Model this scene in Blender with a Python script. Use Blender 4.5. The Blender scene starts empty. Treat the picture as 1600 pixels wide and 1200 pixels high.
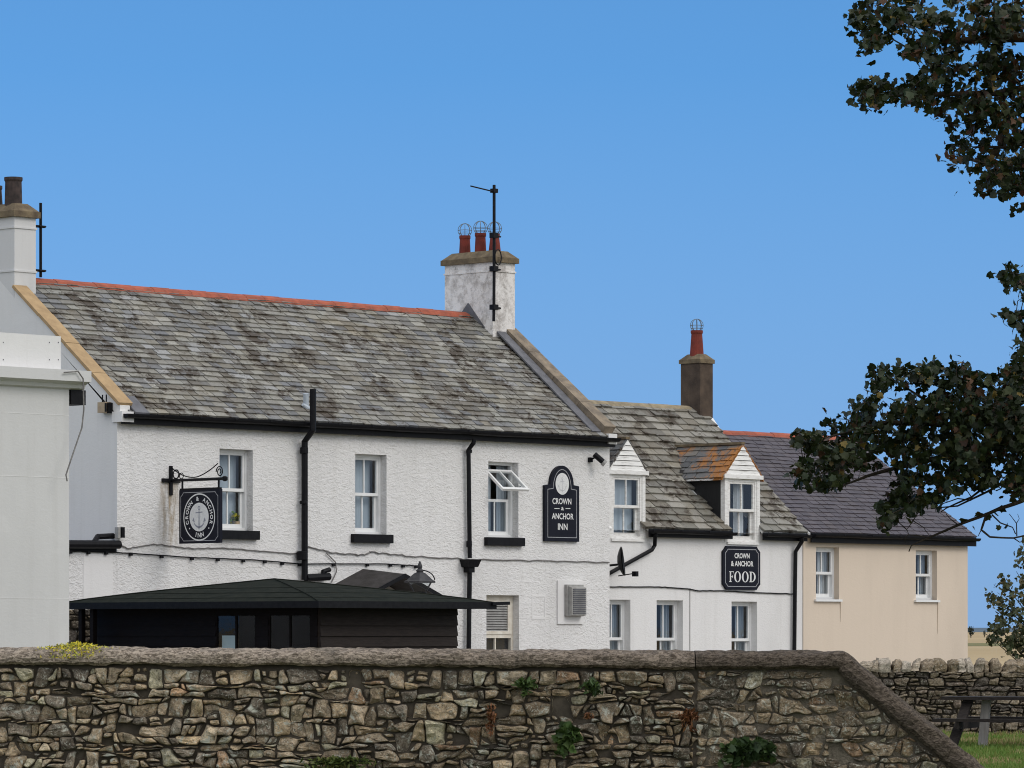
import bpy, math, random
from mathutils import Vector, Matrix, noise
import numpy as np
R = math.radians
S = bpy.context.scene
COL = S.collection
rnd = random.Random(7)

# ------------------------------------------------------------------ camera
F = 6400.0; HY = 985.0; EYE = 1.7          # focal length and horizon in photo pixels, eye height
cd = bpy.data.cameras.new('camera'); cam = bpy.data.objects.new('camera', cd); COL.objects.link(cam)
cam.location = (0, 0, EYE); cam.rotation_euler = (R(90), 0, 0)
cd.sensor_width = 36; cd.lens = 36*F/1600; cd.shift_y = (HY-600)/1600
cd.clip_start = 0.5; cd.clip_end = 12000
S.camera = cam
# ------------------------------------------------------------------ sky and sun
SUN_EL, SUN_AZ = 40, 118                   # azimuth from +Y towards +X
w = bpy.data.worlds.new('World'); S.world = w; w.use_nodes = True
nt = w.node_tree; nt.nodes.clear()
out = nt.nodes.new('ShaderNodeOutputWorld'); bg = nt.nodes.new('ShaderNodeBackground')
sky = nt.nodes.new('ShaderNodeTexSky'); sky.sky_type = 'NISHITA'; sky.sun_disc = False
sky.sun_elevation = R(SUN_EL); sky.sun_rotation = R(SUN_AZ)
sky.altitude = 0; sky.air_density = 1.0; sky.dust_density = 0.0; sky.ozone_density = 4.0
tcw = nt.nodes.new('ShaderNodeTexCoord'); mpw = nt.nodes.new('ShaderNodeMapping')
mpw.inputs['Location'].default_value = (0, 0, 0.22)
nt.links.new(tcw.outputs['Generated'], mpw.inputs['Vector']); nt.links.new(mpw.outputs[0], sky.inputs['Vector'])
bg.inputs['Strength'].default_value = 0.15
# clear blue towards the view, an unseen white cloud sheet overhead, behind and right for neutral fill
tint = nt.nodes.new('ShaderNodeMix'); tint.data_type = 'RGBA'; tint.blend_type = 'MULTIPLY'; tint.inputs[0].default_value = 1
nt.links.new(sky.outputs[0], tint.inputs[6]); tint.inputs[7].default_value = (0.66, 1.09, 1.27, 1)
sep = nt.nodes.new('ShaderNodeSeparateXYZ'); nt.links.new(tcw.outputs['Generated'], sep.inputs[0])
cn = nt.nodes.new('ShaderNodeTexNoise'); cn.inputs['Scale'].default_value = 2.5; cn.inputs['Detail'].default_value = 6; nt.links.new(tcw.outputs['Generated'], cn.inputs['Vector'])
def wm(op, a, b):
    x = nt.nodes.new('ShaderNodeMath'); x.operation = op
    for i, v in enumerate((a, b)):
        if isinstance(v, (int, float)): x.inputs[i].default_value = v
        else: nt.links.new(v, x.inputs[i])
    return x.outputs[0]
front = wm('ADD', wm('MULTIPLY', sep.outputs['X'], .5), wm('SUBTRACT', wm('MULTIPLY', sep.outputs['Z'], 1.5), wm('MULTIPLY', sep.outputs['Y'], .8)))     # grows overhead, behind and to the right
mk = nt.nodes.new('ShaderNodeMapRange'); mk.inputs['From Min'].default_value = -.05; mk.inputs['From Max'].default_value = .55; mk.interpolation_type = 'SMOOTHSTEP'
nt.links.new(wm('ADD', front, wm('MULTIPLY', wm('SUBTRACT', cn.outputs['Fac'], .5), .5)), mk.inputs['Value'])
cl = nt.nodes.new('ShaderNodeMix'); cl.data_type = 'RGBA'; nt.links.new(mk.outputs[0], cl.inputs[0]); nt.links.new(tint.outputs[2], cl.inputs[6]); cl.inputs[7].default_value = (7.3, 7.5, 7.8, 1)
hz = nt.nodes.new('ShaderNodeMapRange'); hz.inputs['From Min'].default_value = .135; hz.inputs['From Max'].default_value = -.01; hz.inputs['To Max'].default_value = 1.0
nt.links.new(sep.outputs['Z'], hz.inputs['Value'])
hm = nt.nodes.new('ShaderNodeMix'); hm.data_type = 'RGBA'; nt.links.new(hz.outputs[0], hm.inputs[0]); nt.links.new(cl.outputs[2], hm.inputs[6]); hm.inputs[7].default_value = (1.58, 2.68, 4.5, 1)
nt.links.new(hm.outputs[2], bg.inputs[0]); nt.links.new(bg.outputs[0], out.inputs[0])
sl = bpy.data.lights.new('sun', 'SUN'); so = bpy.data.objects.new('sun', sl); COL.objects.link(so)
sl.energy = 1.0; sl.angle = R(24); sl.color = (1.0, 0.95, 0.89)
sdir = Vector((math.sin(R(SUN_AZ))*math.cos(R(SUN_EL)), math.cos(R(SUN_AZ))*math.cos(R(SUN_EL)), math.sin(R(SUN_EL))))
so.rotation_euler = sdir.to_track_quat('Z', 'Y').to_euler(); so.location = (40, -20, 60)
S.view_settings.view_transform = 'Standard'; S.view_settings.look = 'None'
S.view_settings.exposure = 0.0; S.view_settings.gamma = 1.0
try:
    S.cycles.filter_width = 1.05; S.cycles.max_bounces = 6; S.cycles.transparent_max_bounces = 8; S.cycles.use_denoising = True
except Exception: pass

# ------------------------------------------------------------------ the street frame (u along the terrace, y inward, z up)
TH = R(46); CC, SS = math.cos(TH), math.sin(TH)
Y0 = 69.6; X0 = (183-800)/F*Y0
def rx(px): return (px-800)/F
def U(px, y=0.0): r = rx(px); return (r*(Y0+y*CC)-X0+y*SS)/(CC-r*SS)
def DEP(u, y): return Y0+u*SS+y*CC
def Z(px, py, y=0.0): return EYE+(HY-py)/F*DEP(U(px, y), y)
def YG(px, u): r = rx(px); return (X0+u*CC-r*(Y0+u*SS))/(SS+r*CC)
def UZ(px, py, y=0.0): return (U(px, y), Z(px, py, y))
def fr2w(u, y, z): return (X0+u*CC-y*SS, Y0+u*SS+y*CC, z)
def w2fr(X, Y): a, b = X-X0, Y-Y0; return (a*CC+b*SS, -a*SS+b*CC)
def at(px, py, Y): return ((px-800)/F*Y, Y, EYE+(HY-py)/F*Y)

# ------------------------------------------------------------------ object helpers
BASE = {}
def tag(o, label=None, cat=None, group=None, kind=None):
    if label: o['label'] = label
    if cat: o['category'] = cat
    if group: o['group'] = group
    if kind: o['kind'] = kind
    return o
def thing(name, label, cat, base=(0, 0, 0), street=True, group=None):
    o = bpy.data.objects.new(name, None); COL.objects.link(o); o.empty_display_size = 0.3
    if street: o.location = fr2w(*base); o.rotation_euler = (0, 0, TH)
    else: o.location = base
    BASE[o.name] = Vector(base)
    return tag(o, label, cat, group)

class MB:
    def __init__(s): s.v = []; s.f = []; s.mi = []; s.c = []; s.cur = 0; s.col = (1, 1, 1)
    def add(s, vs, fs):
        b = len(s.v); s.v += [Vector(p) for p in vs]; s.c += [s.col]*len(vs)
        for f in fs: s.f.append([b+i for i in f]); s.mi.append(s.cur)
        return s
    def box(s, x0, x1, y0, y1, z0, z1):
        x0, x1 = min(x0, x1), max(x0, x1); y0, y1 = min(y0, y1), max(y0, y1); z0, z1 = min(z0, z1), max(z0, z1)
        return s.add([(x0,y0,z0),(x1,y0,z0),(x1,y1,z0),(x0,y1,z0),(x0,y0,z1),(x1,y0,z1),(x1,y1,z1),(x0,y1,z1)],
              [(0,3,2,1),(4,5,6,7),(0,1,5,4),(1,2,6,5),(2,3,7,6),(3,0,4,7)])
    def obox(s, o, a, b, c):                       # corner o and three edge vectors
        o, a, b, c = Vector(o), Vector(a), Vector(b), Vector(c)
        if a.cross(b).dot(c) < 0: a, b = b, a
        return s.add([o, o+a, o+a+b, o+b, o+c, o+a+c, o+a+b+c, o+b+c],
              [(0,3,2,1),(4,5,6,7),(0,1,5,4),(1,2,6,5),(2,3,7,6),(3,0,4,7)])
    def bar(s, p, q, wd, ht, up=(0, 0, 1)):
        p, q = Vector(p), Vector(q); d = (q-p); dn = d.normalized()
        sd = dn.cross(Vector(up))
        if sd.length < 1e-4: sd = dn.cross(Vector((1, 0, 0)))
        sd.normalize(); u = sd.cross(dn).normalized()
        return s.obox(p-sd*wd/2-u*ht/2, d, sd*wd, u*ht)
    def tube(s, pts, r, n=8, closed=False, cap=True):
        pts = [Vector(p) for p in pts]; rs = r if isinstance(r, (list, tuple)) else [r]*len(pts)
        m = len(pts); rings = []
        tp = None; nrm = None
        for i, p in enumerate(pts):
            if closed: t = (pts[(i+1) % m]-pts[i-1])
            else: t = pts[min(i+1, m-1)]-pts[max(i-1, 0)]
            if t.length < 1e-9: t = Vector((0, 0, 1))
            t.normalize()
            if nrm is None:
                a = Vector((0, 0, 1)) if abs(t.z) < 0.9 else Vector((1, 0, 0))
                nrm = t.cross(a).normalized()
            else:
                nrm = (nrm-t*nrm.dot(t))
                if nrm.length < 1e-6: nrm = t.orthogonal()
                nrm.normalize()
            bn = t.cross(nrm)
            rings.append([p+(nrm*math.cos(2*math.pi*k/n)+bn*math.sin(2*math.pi*k/n))*rs[i] for k in range(n)])
        vs = [q for rg in rings for q in rg]; fs = []
        for i in range(m if closed else m-1):
            j = (i+1) % m
            for k in range(n):
                fs.append((i*n+k, i*n+(k+1) % n, j*n+(k+1) % n, j*n+k))
        if cap and not closed:
            fs.append(tuple(reversed(range(n)))); fs.append(tuple(range((m-1)*n, m*n)))
        return s.add(vs, fs)
    def lathe(s, c, prof, n=16):                   # prof = (radius, z) list
        vs = []; fs = []
        for r, z in prof:
            for k in range(n): vs.append((c[0]+r*math.cos(2*math.pi*k/n), c[1]+r*math.sin(2*math.pi*k/n), c[2]+z))
        for i in range(len(prof)-1):
            for k in range(n): fs.append((i*n+k, i*n+(k+1) % n, (i+1)*n+(k+1) % n, (i+1)*n+k))
        fs.append(tuple(reversed(range(n)))); fs.append(tuple(range((len(prof)-1)*n, len(prof)*n)))
        return s.add(vs, fs)
    def prism(s, poly, e):                         # 3-D polygon pushed along vector e
        poly = [Vector(p) for p in poly]; e = Vector(e); n = len(poly)
        nm = Vector((0, 0, 0))
        for i in range(n): nm += poly[i].cross(poly[(i+1) % n])
        if nm.dot(e) > 0: poly.reverse()
        return s.add(poly+[p+e for p in poly], [tuple(range(n)), tuple(reversed(range(n, 2*n)))] +
              [(i, n+i, n+(i+1) % n, (i+1) % n) for i in range(n)])
    def build(s, name, mats, parent=None, base=None, smooth=False):
        me = bpy.data.meshes.new(name)
        b = base if base is not None else (root_base(parent) if parent else Vector((0, 0, 0)))
        me.from_pydata([tuple(p-Vector(b)) for p in s.v], [], s.f); me.update()
        mats = mats if isinstance(mats, (list, tuple)) else [mats]
        for m in mats: me.materials.append(m)
        if len(mats) > 1: me.polygons.foreach_set('material_index', s.mi)
        if any(c != (1, 1, 1) for c in s.c):
            ca = me.color_attributes.new('Col', 'FLOAT_COLOR', 'POINT')
            ca.data.foreach_set('color', [x for c in s.c for x in (c[0], c[1], c[2], 1.0)])
        if smooth: me.polygons.foreach_set('use_smooth', [True]*len(me.polygons))
        o = bpy.data.objects.new(name, me); COL.objects.link(o)
        if parent: o.parent = parent
        elif base is not None: o.location = b
        return o
def root_base(o):
    while o.parent: o = o.parent
    return BASE.get(o.name, Vector((0, 0, 0)))

# ------------------------------------------------------------------ materials
def lin(h):
    h = h.lstrip('#'); r = []
    for i in (0, 2, 4):
        x = int(h[i:i+2], 16)/255; r.append(x/12.92 if x <= .04045 else ((x+.055)/1.055)**2.4)
    return tuple(r)
class NT:
    def __init__(s, name):
        s.m = bpy.data.materials.new(name); s.m.use_nodes = True; s.t = s.m.node_tree; s.t.nodes.clear()
        s.o = s.n('ShaderNodeOutputMaterial'); s.tc = s.n('ShaderNodeTexCoord')
    def n(s, k, **kw):
        x = s.t.nodes.new(k)
        for a, b in kw.items(): setattr(x, a, b)
        return x
    def l(s, a, b): s.t.links.new(a, b)
    def vec(s, scale=(1, 1, 1), rot=(0, 0, 0)):
        m = s.n('ShaderNodeMapping'); m.inputs['Scale'].default_value = scale; m.inputs['Rotation'].default_value = rot
        s.l(s.tc.outputs['Object'], m.inputs['Vector']); return m.outputs[0]
    def noise(s, scale, vec=None, detail=4, rough=.6, dist=0):
        x = s.n('ShaderNodeTexNoise'); x.inputs['Scale'].default_value = scale; x.inputs['Detail'].default_value = detail
        x.inputs['Roughness'].default_value = rough; x.inputs['Distortion'].default_value = dist
        s.l(vec if vec is not None else s.tc.outputs['Object'], x.inputs['Vector']); return x.outputs['Fac']
    def ramp(s, f, a, b, c0=(0, 0, 0), c1=(1, 1, 1)):
        x = s.n('ShaderNodeValToRGB'); e = x.color_ramp.elements
        e[0].position = a; e[1].position = b; e[0].color = (*c0, 1); e[1].color = (*c1, 1); s.l(f, x.inputs[0]); return x.outputs[0]
    def mix(s, f, a, b, mode='MIX'):
        x = s.n('ShaderNodeMix', data_type='RGBA', blend_type=mode)
        for sock, v in ((x.inputs[0], f), (x.inputs[6], a), (x.inputs[7], b)):
            if isinstance(v, (int, float)): sock.default_value = v
            elif isinstance(v, tuple): sock.default_value = (*v, 1)
            else: s.l(v, sock)
        return x.outputs[2]
    def attr(s): x = s.n('ShaderNodeAttribute'); x.attribute_name = 'Col'; return x.outputs['Color']
    def bump(s, h, strength, dist, prev=None):
        x = s.n('ShaderNodeBump'); x.inputs['Strength'].default_value = strength; x.inputs['Distance'].default_value = dist
        s.l(h, x.inputs['Height'])
        if prev: s.l(prev, x.inputs['Normal'])
        return x.outputs[0]
    def done(s, color, rough=.8, normal=None, spec=.3, metal=0.0):
        p = s.n('ShaderNodeBsdfPrincipled')
        if isinstance(color, tuple): p.inputs['Base Color'].default_value = (*color, 1)
        else: s.l(color, p.inputs['Base Color'])
        if isinstance(rough, (int, float)): p.inputs['Roughness'].default_value = rough
        else: s.l(rough, p.inputs['Roughness'])
        p.inputs['Specular IOR Level'].default_value = spec; p.inputs['Metallic'].default_value = metal
        if normal: s.l(normal, p.inputs['Normal'])
        s.l(p.outputs[0], s.o.inputs[0]); return s.m
M = {}
def simple(k, c1, c2=None, scale=6, rough=.7, bump=0, bscale=30, spec=.3, stretch=(1, 1, 1), lo=.35, hi=.65, vcol=False, dist=.01):
    t = NT(k); v = t.vec(stretch)
    c2 = c2 or tuple(x*.8 for x in c1)
    col = t.mix(t.ramp(t.noise(scale, v, 6), lo, hi), c1, c2)
    if vcol: col = t.mix(1.0, col, t.attr(), 'MULTIPLY')
    nm = t.bump(t.noise(bscale, v, 5), bump, dist) if bump else None
    M[k] = t.done(col, rough, nm, spec); return M[k]

def roughcast(k, c, st=1.0, hollow_tone=(.42, .40, .36), sc=11):
    t = NT(k)
    v = t.vec((1, 1, 1.7))
    h = t.noise(sc, v, 5, .55, 1.2)
    h2 = t.noise(sc*4, v, 3)
    nm = t.bump(h, .62*st, .05); nm = t.bump(h2, .35*st, .012, nm)
    big = t.ramp(t.noise(.7, t.vec((1, 1, .35)), 6), .48, .85)
    col = t.mix(big, c, tuple(x*.86 for x in c))
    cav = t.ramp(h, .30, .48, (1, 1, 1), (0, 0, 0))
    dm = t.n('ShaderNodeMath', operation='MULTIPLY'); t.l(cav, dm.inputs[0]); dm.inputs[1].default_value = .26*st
    col = t.mix(dm.outputs[0], col, hollow_tone)  # hollows of the bump take a darker tone
    spk = t.ramp(t.noise(9, None, 8, .8), .70, .76)
    col = t.mix(spk, col, tuple(x*.72 for x in c))
    stk = t.ramp(t.noise(1.0, t.vec((5, 5, .28)), 7, .65, .3), .52, .74)
    sm = t.n('ShaderNodeMath', operation='MULTIPLY'); t.l(stk, sm.inputs[0]); sm.inputs[1].default_value = .11 if c[2] < .5 else .26
    col = t.mix(sm.outputs[0], col, tuple(x*.74*q for x, q in zip(c, (1.0, .985, .95))))
    pt_ = t.ramp(t.noise(.9, None, 4, .5, .8), .60, .64); pm_ = t.n('ShaderNodeMath', operation='MULTIPLY'); t.l(pt_, pm_.inputs[0]); pm_.inputs[1].default_value = .10
    col = t.mix(pm_.outputs[0], col, (.80, .79, .78) if c[2] > .55 else tuple(x*.9 for x in c))
    M[k] = t.done(col, .85, nm, .2); return M[k]
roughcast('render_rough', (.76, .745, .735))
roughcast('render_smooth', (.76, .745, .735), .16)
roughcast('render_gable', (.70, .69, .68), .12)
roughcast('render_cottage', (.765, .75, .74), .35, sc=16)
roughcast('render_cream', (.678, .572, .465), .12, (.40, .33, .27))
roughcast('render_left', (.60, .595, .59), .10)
def stained_stack():
    t = NT('stack_render')
    n1 = t.noise(5, None, 10, .75); n2 = t.noise(16, None, 8, .8)
    col = t.mix(t.ramp(n1, .45, .63), (.76, .73, .71), (.42, .39, .37))
    col = t.mix(t.ramp(n2, .575, .67), col, (.20, .18, .17))
    M['stack_render'] = t.done(col, .9, t.bump(n2, .5, .02), .2)
stained_stack()
def slate(k, vcol=True, lichen=(.055, .042, .03), amt=(.512, .575), warm=(.30, .27, .2), rough=.62):
    t = NT(k); a = t.attr()
    n1 = t.noise(26, None, 8, .7); n2 = t.noise(1.9, t.vec((1, .9, .9)), 12, .80, .4); n3 = t.noise(1.3, None, 5, .6)
    col = t.mix(t.ramp(n1, .3, .75), a, t.mix(1.0, a, (.62, .62, .6), 'MULTIPLY'))
    col = t.mix(t.ramp(n2, *amt), col, lichen)
    wm = t.ramp(n3, .58, .8); wf = t.n('ShaderNodeMath', operation='MULTIPLY'); t.l(wm, wf.inputs[0]); wf.inputs[1].default_value = .35
    col = t.mix(wf.outputs[0], col, warm)
    n5 = t.noise(.85, t.vec((1, 1, 1)), 10, .72, .8); s5 = t.n('ShaderNodeMath', operation='MULTIPLY'); t.l(t.ramp(n5, .50, .66), s5.inputs[0]); s5.inputs[1].default_value = .75
    col = t.mix(s5.outputs[0], col, t.mix(1.0, col, (.70, .62, .50), 'MULTIPLY'))
    M[k] = t.done(col, rough, t.bump(n1, .35, .006), .35)
slate('slate'); slate('slate_dark', amt=(.74, .80), lichen=(.22, .20, .17), warm=(.12, .10, .10), rough=.55)
def rust_slate():
    t = NT('slate_rust'); a = t.attr(); n1 = t.noise(26, None, 8, .7); n2 = t.noise(2.4, None, 10, .75, .8); sp = t.n('ShaderNodeSeparateXYZ'); t.l(t.tc.outputs['Object'], sp.inputs[0])
    ad = t.n('ShaderNodeMath', operation='MULTIPLY_ADD'); t.l(sp.outputs['Y'], ad.inputs[0]); ad.inputs[1].default_value = -.10; t.l(n2, ad.inputs[2])      # lichen thickest at the weathered gable end
    col = t.mix(t.ramp(n1, .3, .75), a, t.mix(1.0, a, (.6, .6, .6), 'MULTIPLY')); col = t.mix(t.ramp(ad.outputs[0], .40, .50), col, (.34, .14, .035)); col = t.mix(t.ramp(t.noise(7, None, 8, .8), .56, .64), col, (.07, .06, .045))
    M['slate_rust'] = t.done(col, .65, t.bump(n1, .35, .006), .3)
rust_slate()
def stone(k, lich=(.47, .47, .40), la=(.57, .63)):
    t = NT(k); a = t.attr()
    n1 = t.noise(14, None, 10, .75, .5); n2 = t.noise(38, None, 8, .75); n3 = t.noise(5.5, None, 8, .7, 1.5); n4 = t.noise(95, None, 4, .7)
    col = t.mix(t.ramp(n1, .40, .60), t.mix(1.0, a, (1.55, 1.5, 1.42), 'MULTIPLY'), t.mix(1.0, a, (.58, .56, .53), 'MULTIPLY'))
    col = t.mix(t.ramp(t.noise(60, t.vec((1, 1, 1.8)), 6, .8, 1.5), .46, .56), col, t.mix(1.0, col, (.62, .60, .57), 'MULTIPLY'))
    col = t.mix(t.ramp(n3, *la), col, lich)
    col = t.mix(t.ramp(n2, .58, .64), col, (.04, .036, .03))
    col = t.mix(t.ramp(t.noise(20, None, 9, .8, 2.6), .55, .60), col, lich)
    nm = t.bump(n1, .8, .03); nm = t.bump(n2, .7, .012, nm); nm = t.bump(n4, .5, .005, nm)
    M[k] = t.done(col, .92, nm, .15)
stone('stone'); stone('stone_far', (.50, .47, .40), (.62, .72))
def coping(k='coping_stone', q=1.0):
    t = NT(k)
    v = t.vec((1, 1, 1), (0, R(35), 0)); n1 = t.noise(26, t.vec((1.0, 1, 2.4), (0, R(38), 0)), 6, .7, .8); n2 = t.noise(3, None, 8, .7); n3 = t.noise(55, None, 6, .7)
    col = t.mix(t.ramp(n1, .43, .57), tuple(q*x for x in (.13, .105, .082)), tuple(q*x for x in (.42, .35, .28)))
    col = t.mix(t.ramp(n2, .5, .75), col, (.11, .095, .075))
    col = t.mix(t.ramp(n3, .62, .7), col, (.05, .045, .035))
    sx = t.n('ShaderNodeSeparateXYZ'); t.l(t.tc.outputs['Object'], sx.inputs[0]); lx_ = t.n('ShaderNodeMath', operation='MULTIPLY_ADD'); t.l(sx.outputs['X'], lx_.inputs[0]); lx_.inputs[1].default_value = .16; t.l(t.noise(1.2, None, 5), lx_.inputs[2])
    col = t.mix(t.ramp(lx_.outputs[0], .15, .75), t.mix(1.0, col, (1.0, 1.0, 1.0), 'MULTIPLY'), t.mix(1.0, col, (.48, .46, .45), 'MULTIPLY'))     # tree shade put into the coping colour, deepening to the right
    nm = t.bump(n1, .8, .025); nm = t.bump(n3, .6, .008, nm)
    M[k] = t.done(col, .93, nm, .15)
coping(); coping('coping_shaded', .68)  # second one is the same stone with tree shade in its colour
simple('mortar', (.165, .142, .11), (.10, .087, .068), 12, .95, .8, 40, .1, dist=.03)
simple('gap_dark', (.060, .051, .040), (.095, .08, .062), 12, .95, .5, 40, .1)
simple('black_paint', (.006, .006, .008), (.011, .011, .013), 14, .45, .1, 40, .12)
simple('black_cheek', (.010, .011, .013), (.018, .018, .02), 5, .45, .3, 9, .4, (12, 12, .6))
simple('sign_black', (.006, .007, .014), (.009, .010, .019), 8, .45, 0, 30, .14)
simple('sign_white', (.74, .74, .73), (.62, .62, .62), 40, .5)
simple('sign_grey', (.30, .31, .36), (.22, .23, .28), 40, .5)
simple('emblem_grey', (.58, .58, .58), (.48, .48, .50), 40, .5)
simple('lantern_metal', (.035, .035, .04), (.06, .058, .06), 12, .5, .2, 30, .2)
simple('sign_line', (.28, .28, .30), (.40, .40, .42), 30, .5)
simple('white_upvc', (.80, .80, .80), (.74, .74, .73), 5, .35, 0, 30, .4)
simple('white_wood', (.78, .77, .75), (.52, .49, .46), 7, .6, .3, 30, .3, (1, 1, 4), .45, .8)
simple('cream_frame', (.74, .70, .62), (.60, .54, .45), 7, .5)
simple('board_weathered', (.80, .79, .77), (.30, .28, .26), 9, .7, .4, 30, .2, (.35, .35, 5), .52, .72)
simple('ridge_red', (.40, .11, .065), (.24, .075, .05), 5, .8, .5, 30, .2)
simple('ridge_tan', (.33, .27, .18), (.20, .17, .12), 6, .85, .5, 30, .2)
simple('pot_red', (.21, .040, .028), (.13, .03, .022), 6, .75, .2, 30, .2)
simple('pot_dark', (.075, .055, .05), (.03, .025, .025), 8, .85, .3, 30, .2)
simple('sandstone', (.43, .30, .165), (.33, .225, .125), 5, .85, .4, 40, .2)
simple('skew_weathered', (.28, .225, .165), (.15, .125, .10), 5, .9, .6, 40, .2)
simple('cap_concrete', (.21, .165, .105), (.11, .085, .06), 6, .95, .8, 30, .1)
simple('cap_red', (.15, .05, .035), (.08, .035, .028), 6, .9, .5, 30, .1)
simple('stack_brown', (.115, .085, .065), (.055, .043, .036), 4, .95, .8, 35, .1, lo=.3, hi=.7)
simple('lead', (.13, .13, .145), (.08, .08, .09), 6, .6, .3, 20, .4)
simple('felt', (.014, .017, .014), (.024, .026, .021), 5, .95, .5, 60, .04)
simple('felt_grey', (.06, .055, .055), (.035, .032, .03), 5, .9, .5, 50, .2)
simple('hut_board', (.017, .012, .011), (.027, .020, .017), 6, .6, .4, 20, .15, (1, 1, 9))
simple('hut_dark', (.007, .005, .005), (.011, .008, .008), 6, .6, .3, 20, .1, (1, 1, 9))
simple('wire', (.10, .14, .18), (.16, .2, .25), 20, .4, 0, 30, .5)
simple('cable_grey', (.14, .13, .13), (.22, .21, .2), 9, .7)
simple('grey_vent', (.36, .355, .34), (.26, .25, .24), 9, .6)
simple('beige_box', (.42, .33, .22), (.34, .26, .18), 9, .6)
simple('galv', (.45, .50, .55), (.36, .4, .45), 9, .45, 0, 30, .5)
simple('curtain', (.50, .55, .60), (.40, .45, .50), 2, .9, .2, 30, .1, (6, 6, .4))
simple('curtain_white', (.78, .78, .78), (.66, .68, .70), 3, .9, .2, 30, .1, (6, 6, .4))
simple('curtain_dark', (.10, .085, .10), (.06, .05, .06), 3, .9, .2, 30, .1, (6, 6, .4))
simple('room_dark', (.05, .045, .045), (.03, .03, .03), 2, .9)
simple('paper', (.60, .74, .80), (.52, .68, .76), 4, .7)
simple('timber_shaded', (.017, .014, .013), (.034, .027, .024), 5, .8, .4, 30, .2, (.5, 9, 9))  # shaded tone of the table wood, put into the colour
simple('timber_lit', (.42, .39, .37), (.30, .275, .26), 5, .85, .4, 30, .2, (6, 6, .5))  # same weathered wood with the lit tone put into the colour
simple('bark', (.030, .024, .019), (.055, .045, .035), 9, .95, .8, 40, .1, (1, 1, .4), dist=.02)
def leafmat(k, c, trans):
    t = NT(k); a = t.attr(); g = t.mix(1.0, a, c, 'MULTIPLY')
    p = t.n('ShaderNodeBsdfPrincipled'); t.l(g, p.inputs['Base Color']); p.inputs['Roughness'].default_value = .5; p.inputs['Specular IOR Level'].default_value = .25
    tr = t.n('ShaderNodeBsdfTranslucent'); t.l(g, tr.inputs[0])
    mx = t.n('ShaderNodeMixShader'); mx.inputs[0].default_value = trans
    t.l(p.outputs[0], mx.inputs[1]); t.l(tr.outputs[0], mx.inputs[2]); t.l(mx.outputs[0], t.o.inputs[0]); M[k] = t.m
leafmat('leaf', (1, 1, 1), .12); leafmat('blade', (1, 1, 1), .25)
def glass(k='glass', f=1.0, ro=.02):
    t = NT(k); fr = t.n('ShaderNodeLayerWeight'); fr.inputs[0].default_value = .5
    pw = t.n('ShaderNodeMath', operation='POWER'); pw.inputs[1].default_value = 4; t.l(fr.outputs['Facing'], pw.inputs[0])
    mlt = t.n('ShaderNodeMath', operation='MULTIPLY_ADD'); mlt.inputs[1].default_value = .85*f; mlt.inputs[2].default_value = .055*f; t.l(pw.outputs[0], mlt.inputs[0])
    tr = t.n('ShaderNodeBsdfTransparent'); tr.inputs[0].default_value = (.86, .89, .9, 1)
    gl = t.n('ShaderNodeBsdfGlossy'); gl.inputs['Roughness'].default_value = ro; gl.inputs['Color'].default_value = (.95, .97, 1, 1)
    t.l(t.bump(t.noise(1.5), .05, .02), gl.inputs['Normal'])
    mx = t.n('ShaderNodeMixShader'); t.l(mlt.outputs[0], mx.inputs[0]); t.l(tr.outputs[0], mx.inputs[1]); t.l(gl.outputs[0], mx.inputs[2]); t.l(mx.outputs[0], t.o.inputs[0])
    M[k] = t.m
glass(); glass('glass_dull', .62, .03)
def ground(k, c1, c2, sc, c3=None):
    t = NT(k); col = t.mix(t.ramp(t.noise(sc, None, 10, .7), .35, .65), c1, c2)
    if c3: col = t.mix(t.ramp(t.noise(sc*.13, None, 6, .6), .45, .7), col, c3)
    M[k] = t.done(col, .95, t.bump(t.noise(sc*5, None, 5), .5, .03), .1)
ground('lawn', (.055, .085, .022), (.10, .12, .035), 4, (.14, .115, .05))
ground('gravel', (.22, .19, .15), (.14, .12, .10), 9)
ground('stubble', (.40, .30, .17), (.33, .25, .14), .05, (.44, .34, .2))
ground('pasture', (.15, .145, .06), (.20, .18, .09), .05)
ground('hill', (.11, .14, .17), (.09, .12, .15), .02)

# ------------------------------------------------------------------ ground, fields, hills
def sheet(name, pts, z, m, kind='structure', label=None, cat='ground'):
    mb = MB(); mb.add([(x, y, z) for x, y in pts], [tuple(range(len(pts)))])
    o = mb.build(name, M[m]); tag(o, label, cat, kind=kind); return o
sheet('ground', [(-3000, -200), (3000, -200), (3000, 9000), (-3000, 9000)], 0, 'stubble', label='tan stubble ground reaching to the horizon')
sheet('lawn', [(-30, -10), (60, -10), (60, 150), (-30, 150)], .004, 'lawn', label='green lawn around the picnic table', cat='lawn')
sheet('yard', [fr2w(-8, -9, 0)[:2], fr2w(30, -9, 0)[:2], fr2w(30, -.05, 0)[:2], fr2w(-8, -.05, 0)[:2]], .008, 'gravel', label='gravel yard in front of the inn', cat='yard')
sheet('pasture', [(-50, 440), (600, 440), (600, 540), (-50, 540)], .03, 'pasture', label='greenish pasture strip across the far field', cat='field')
mb = MB(); xs = [-900+i*60 for i in range(50)]; vs = []
for x in xs:
    h = 4.6+2.6*noise.noise((x*.006, 3.1, 0))
    vs += [(x, 3950, 0), (x, 4000, h), (x, 4500, h*.8)]
fs = []
for i in range(len(xs)-1):
    for k in range(2): fs.append((3*i+k, 3*i+3+k, 3*i+4+k, 3*i+1+k))
mb.add(vs, fs); tag(mb.build('hills', M['hill'], smooth=True), 'low blue grey hills on the horizon', 'hills', kind='structure')

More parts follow.
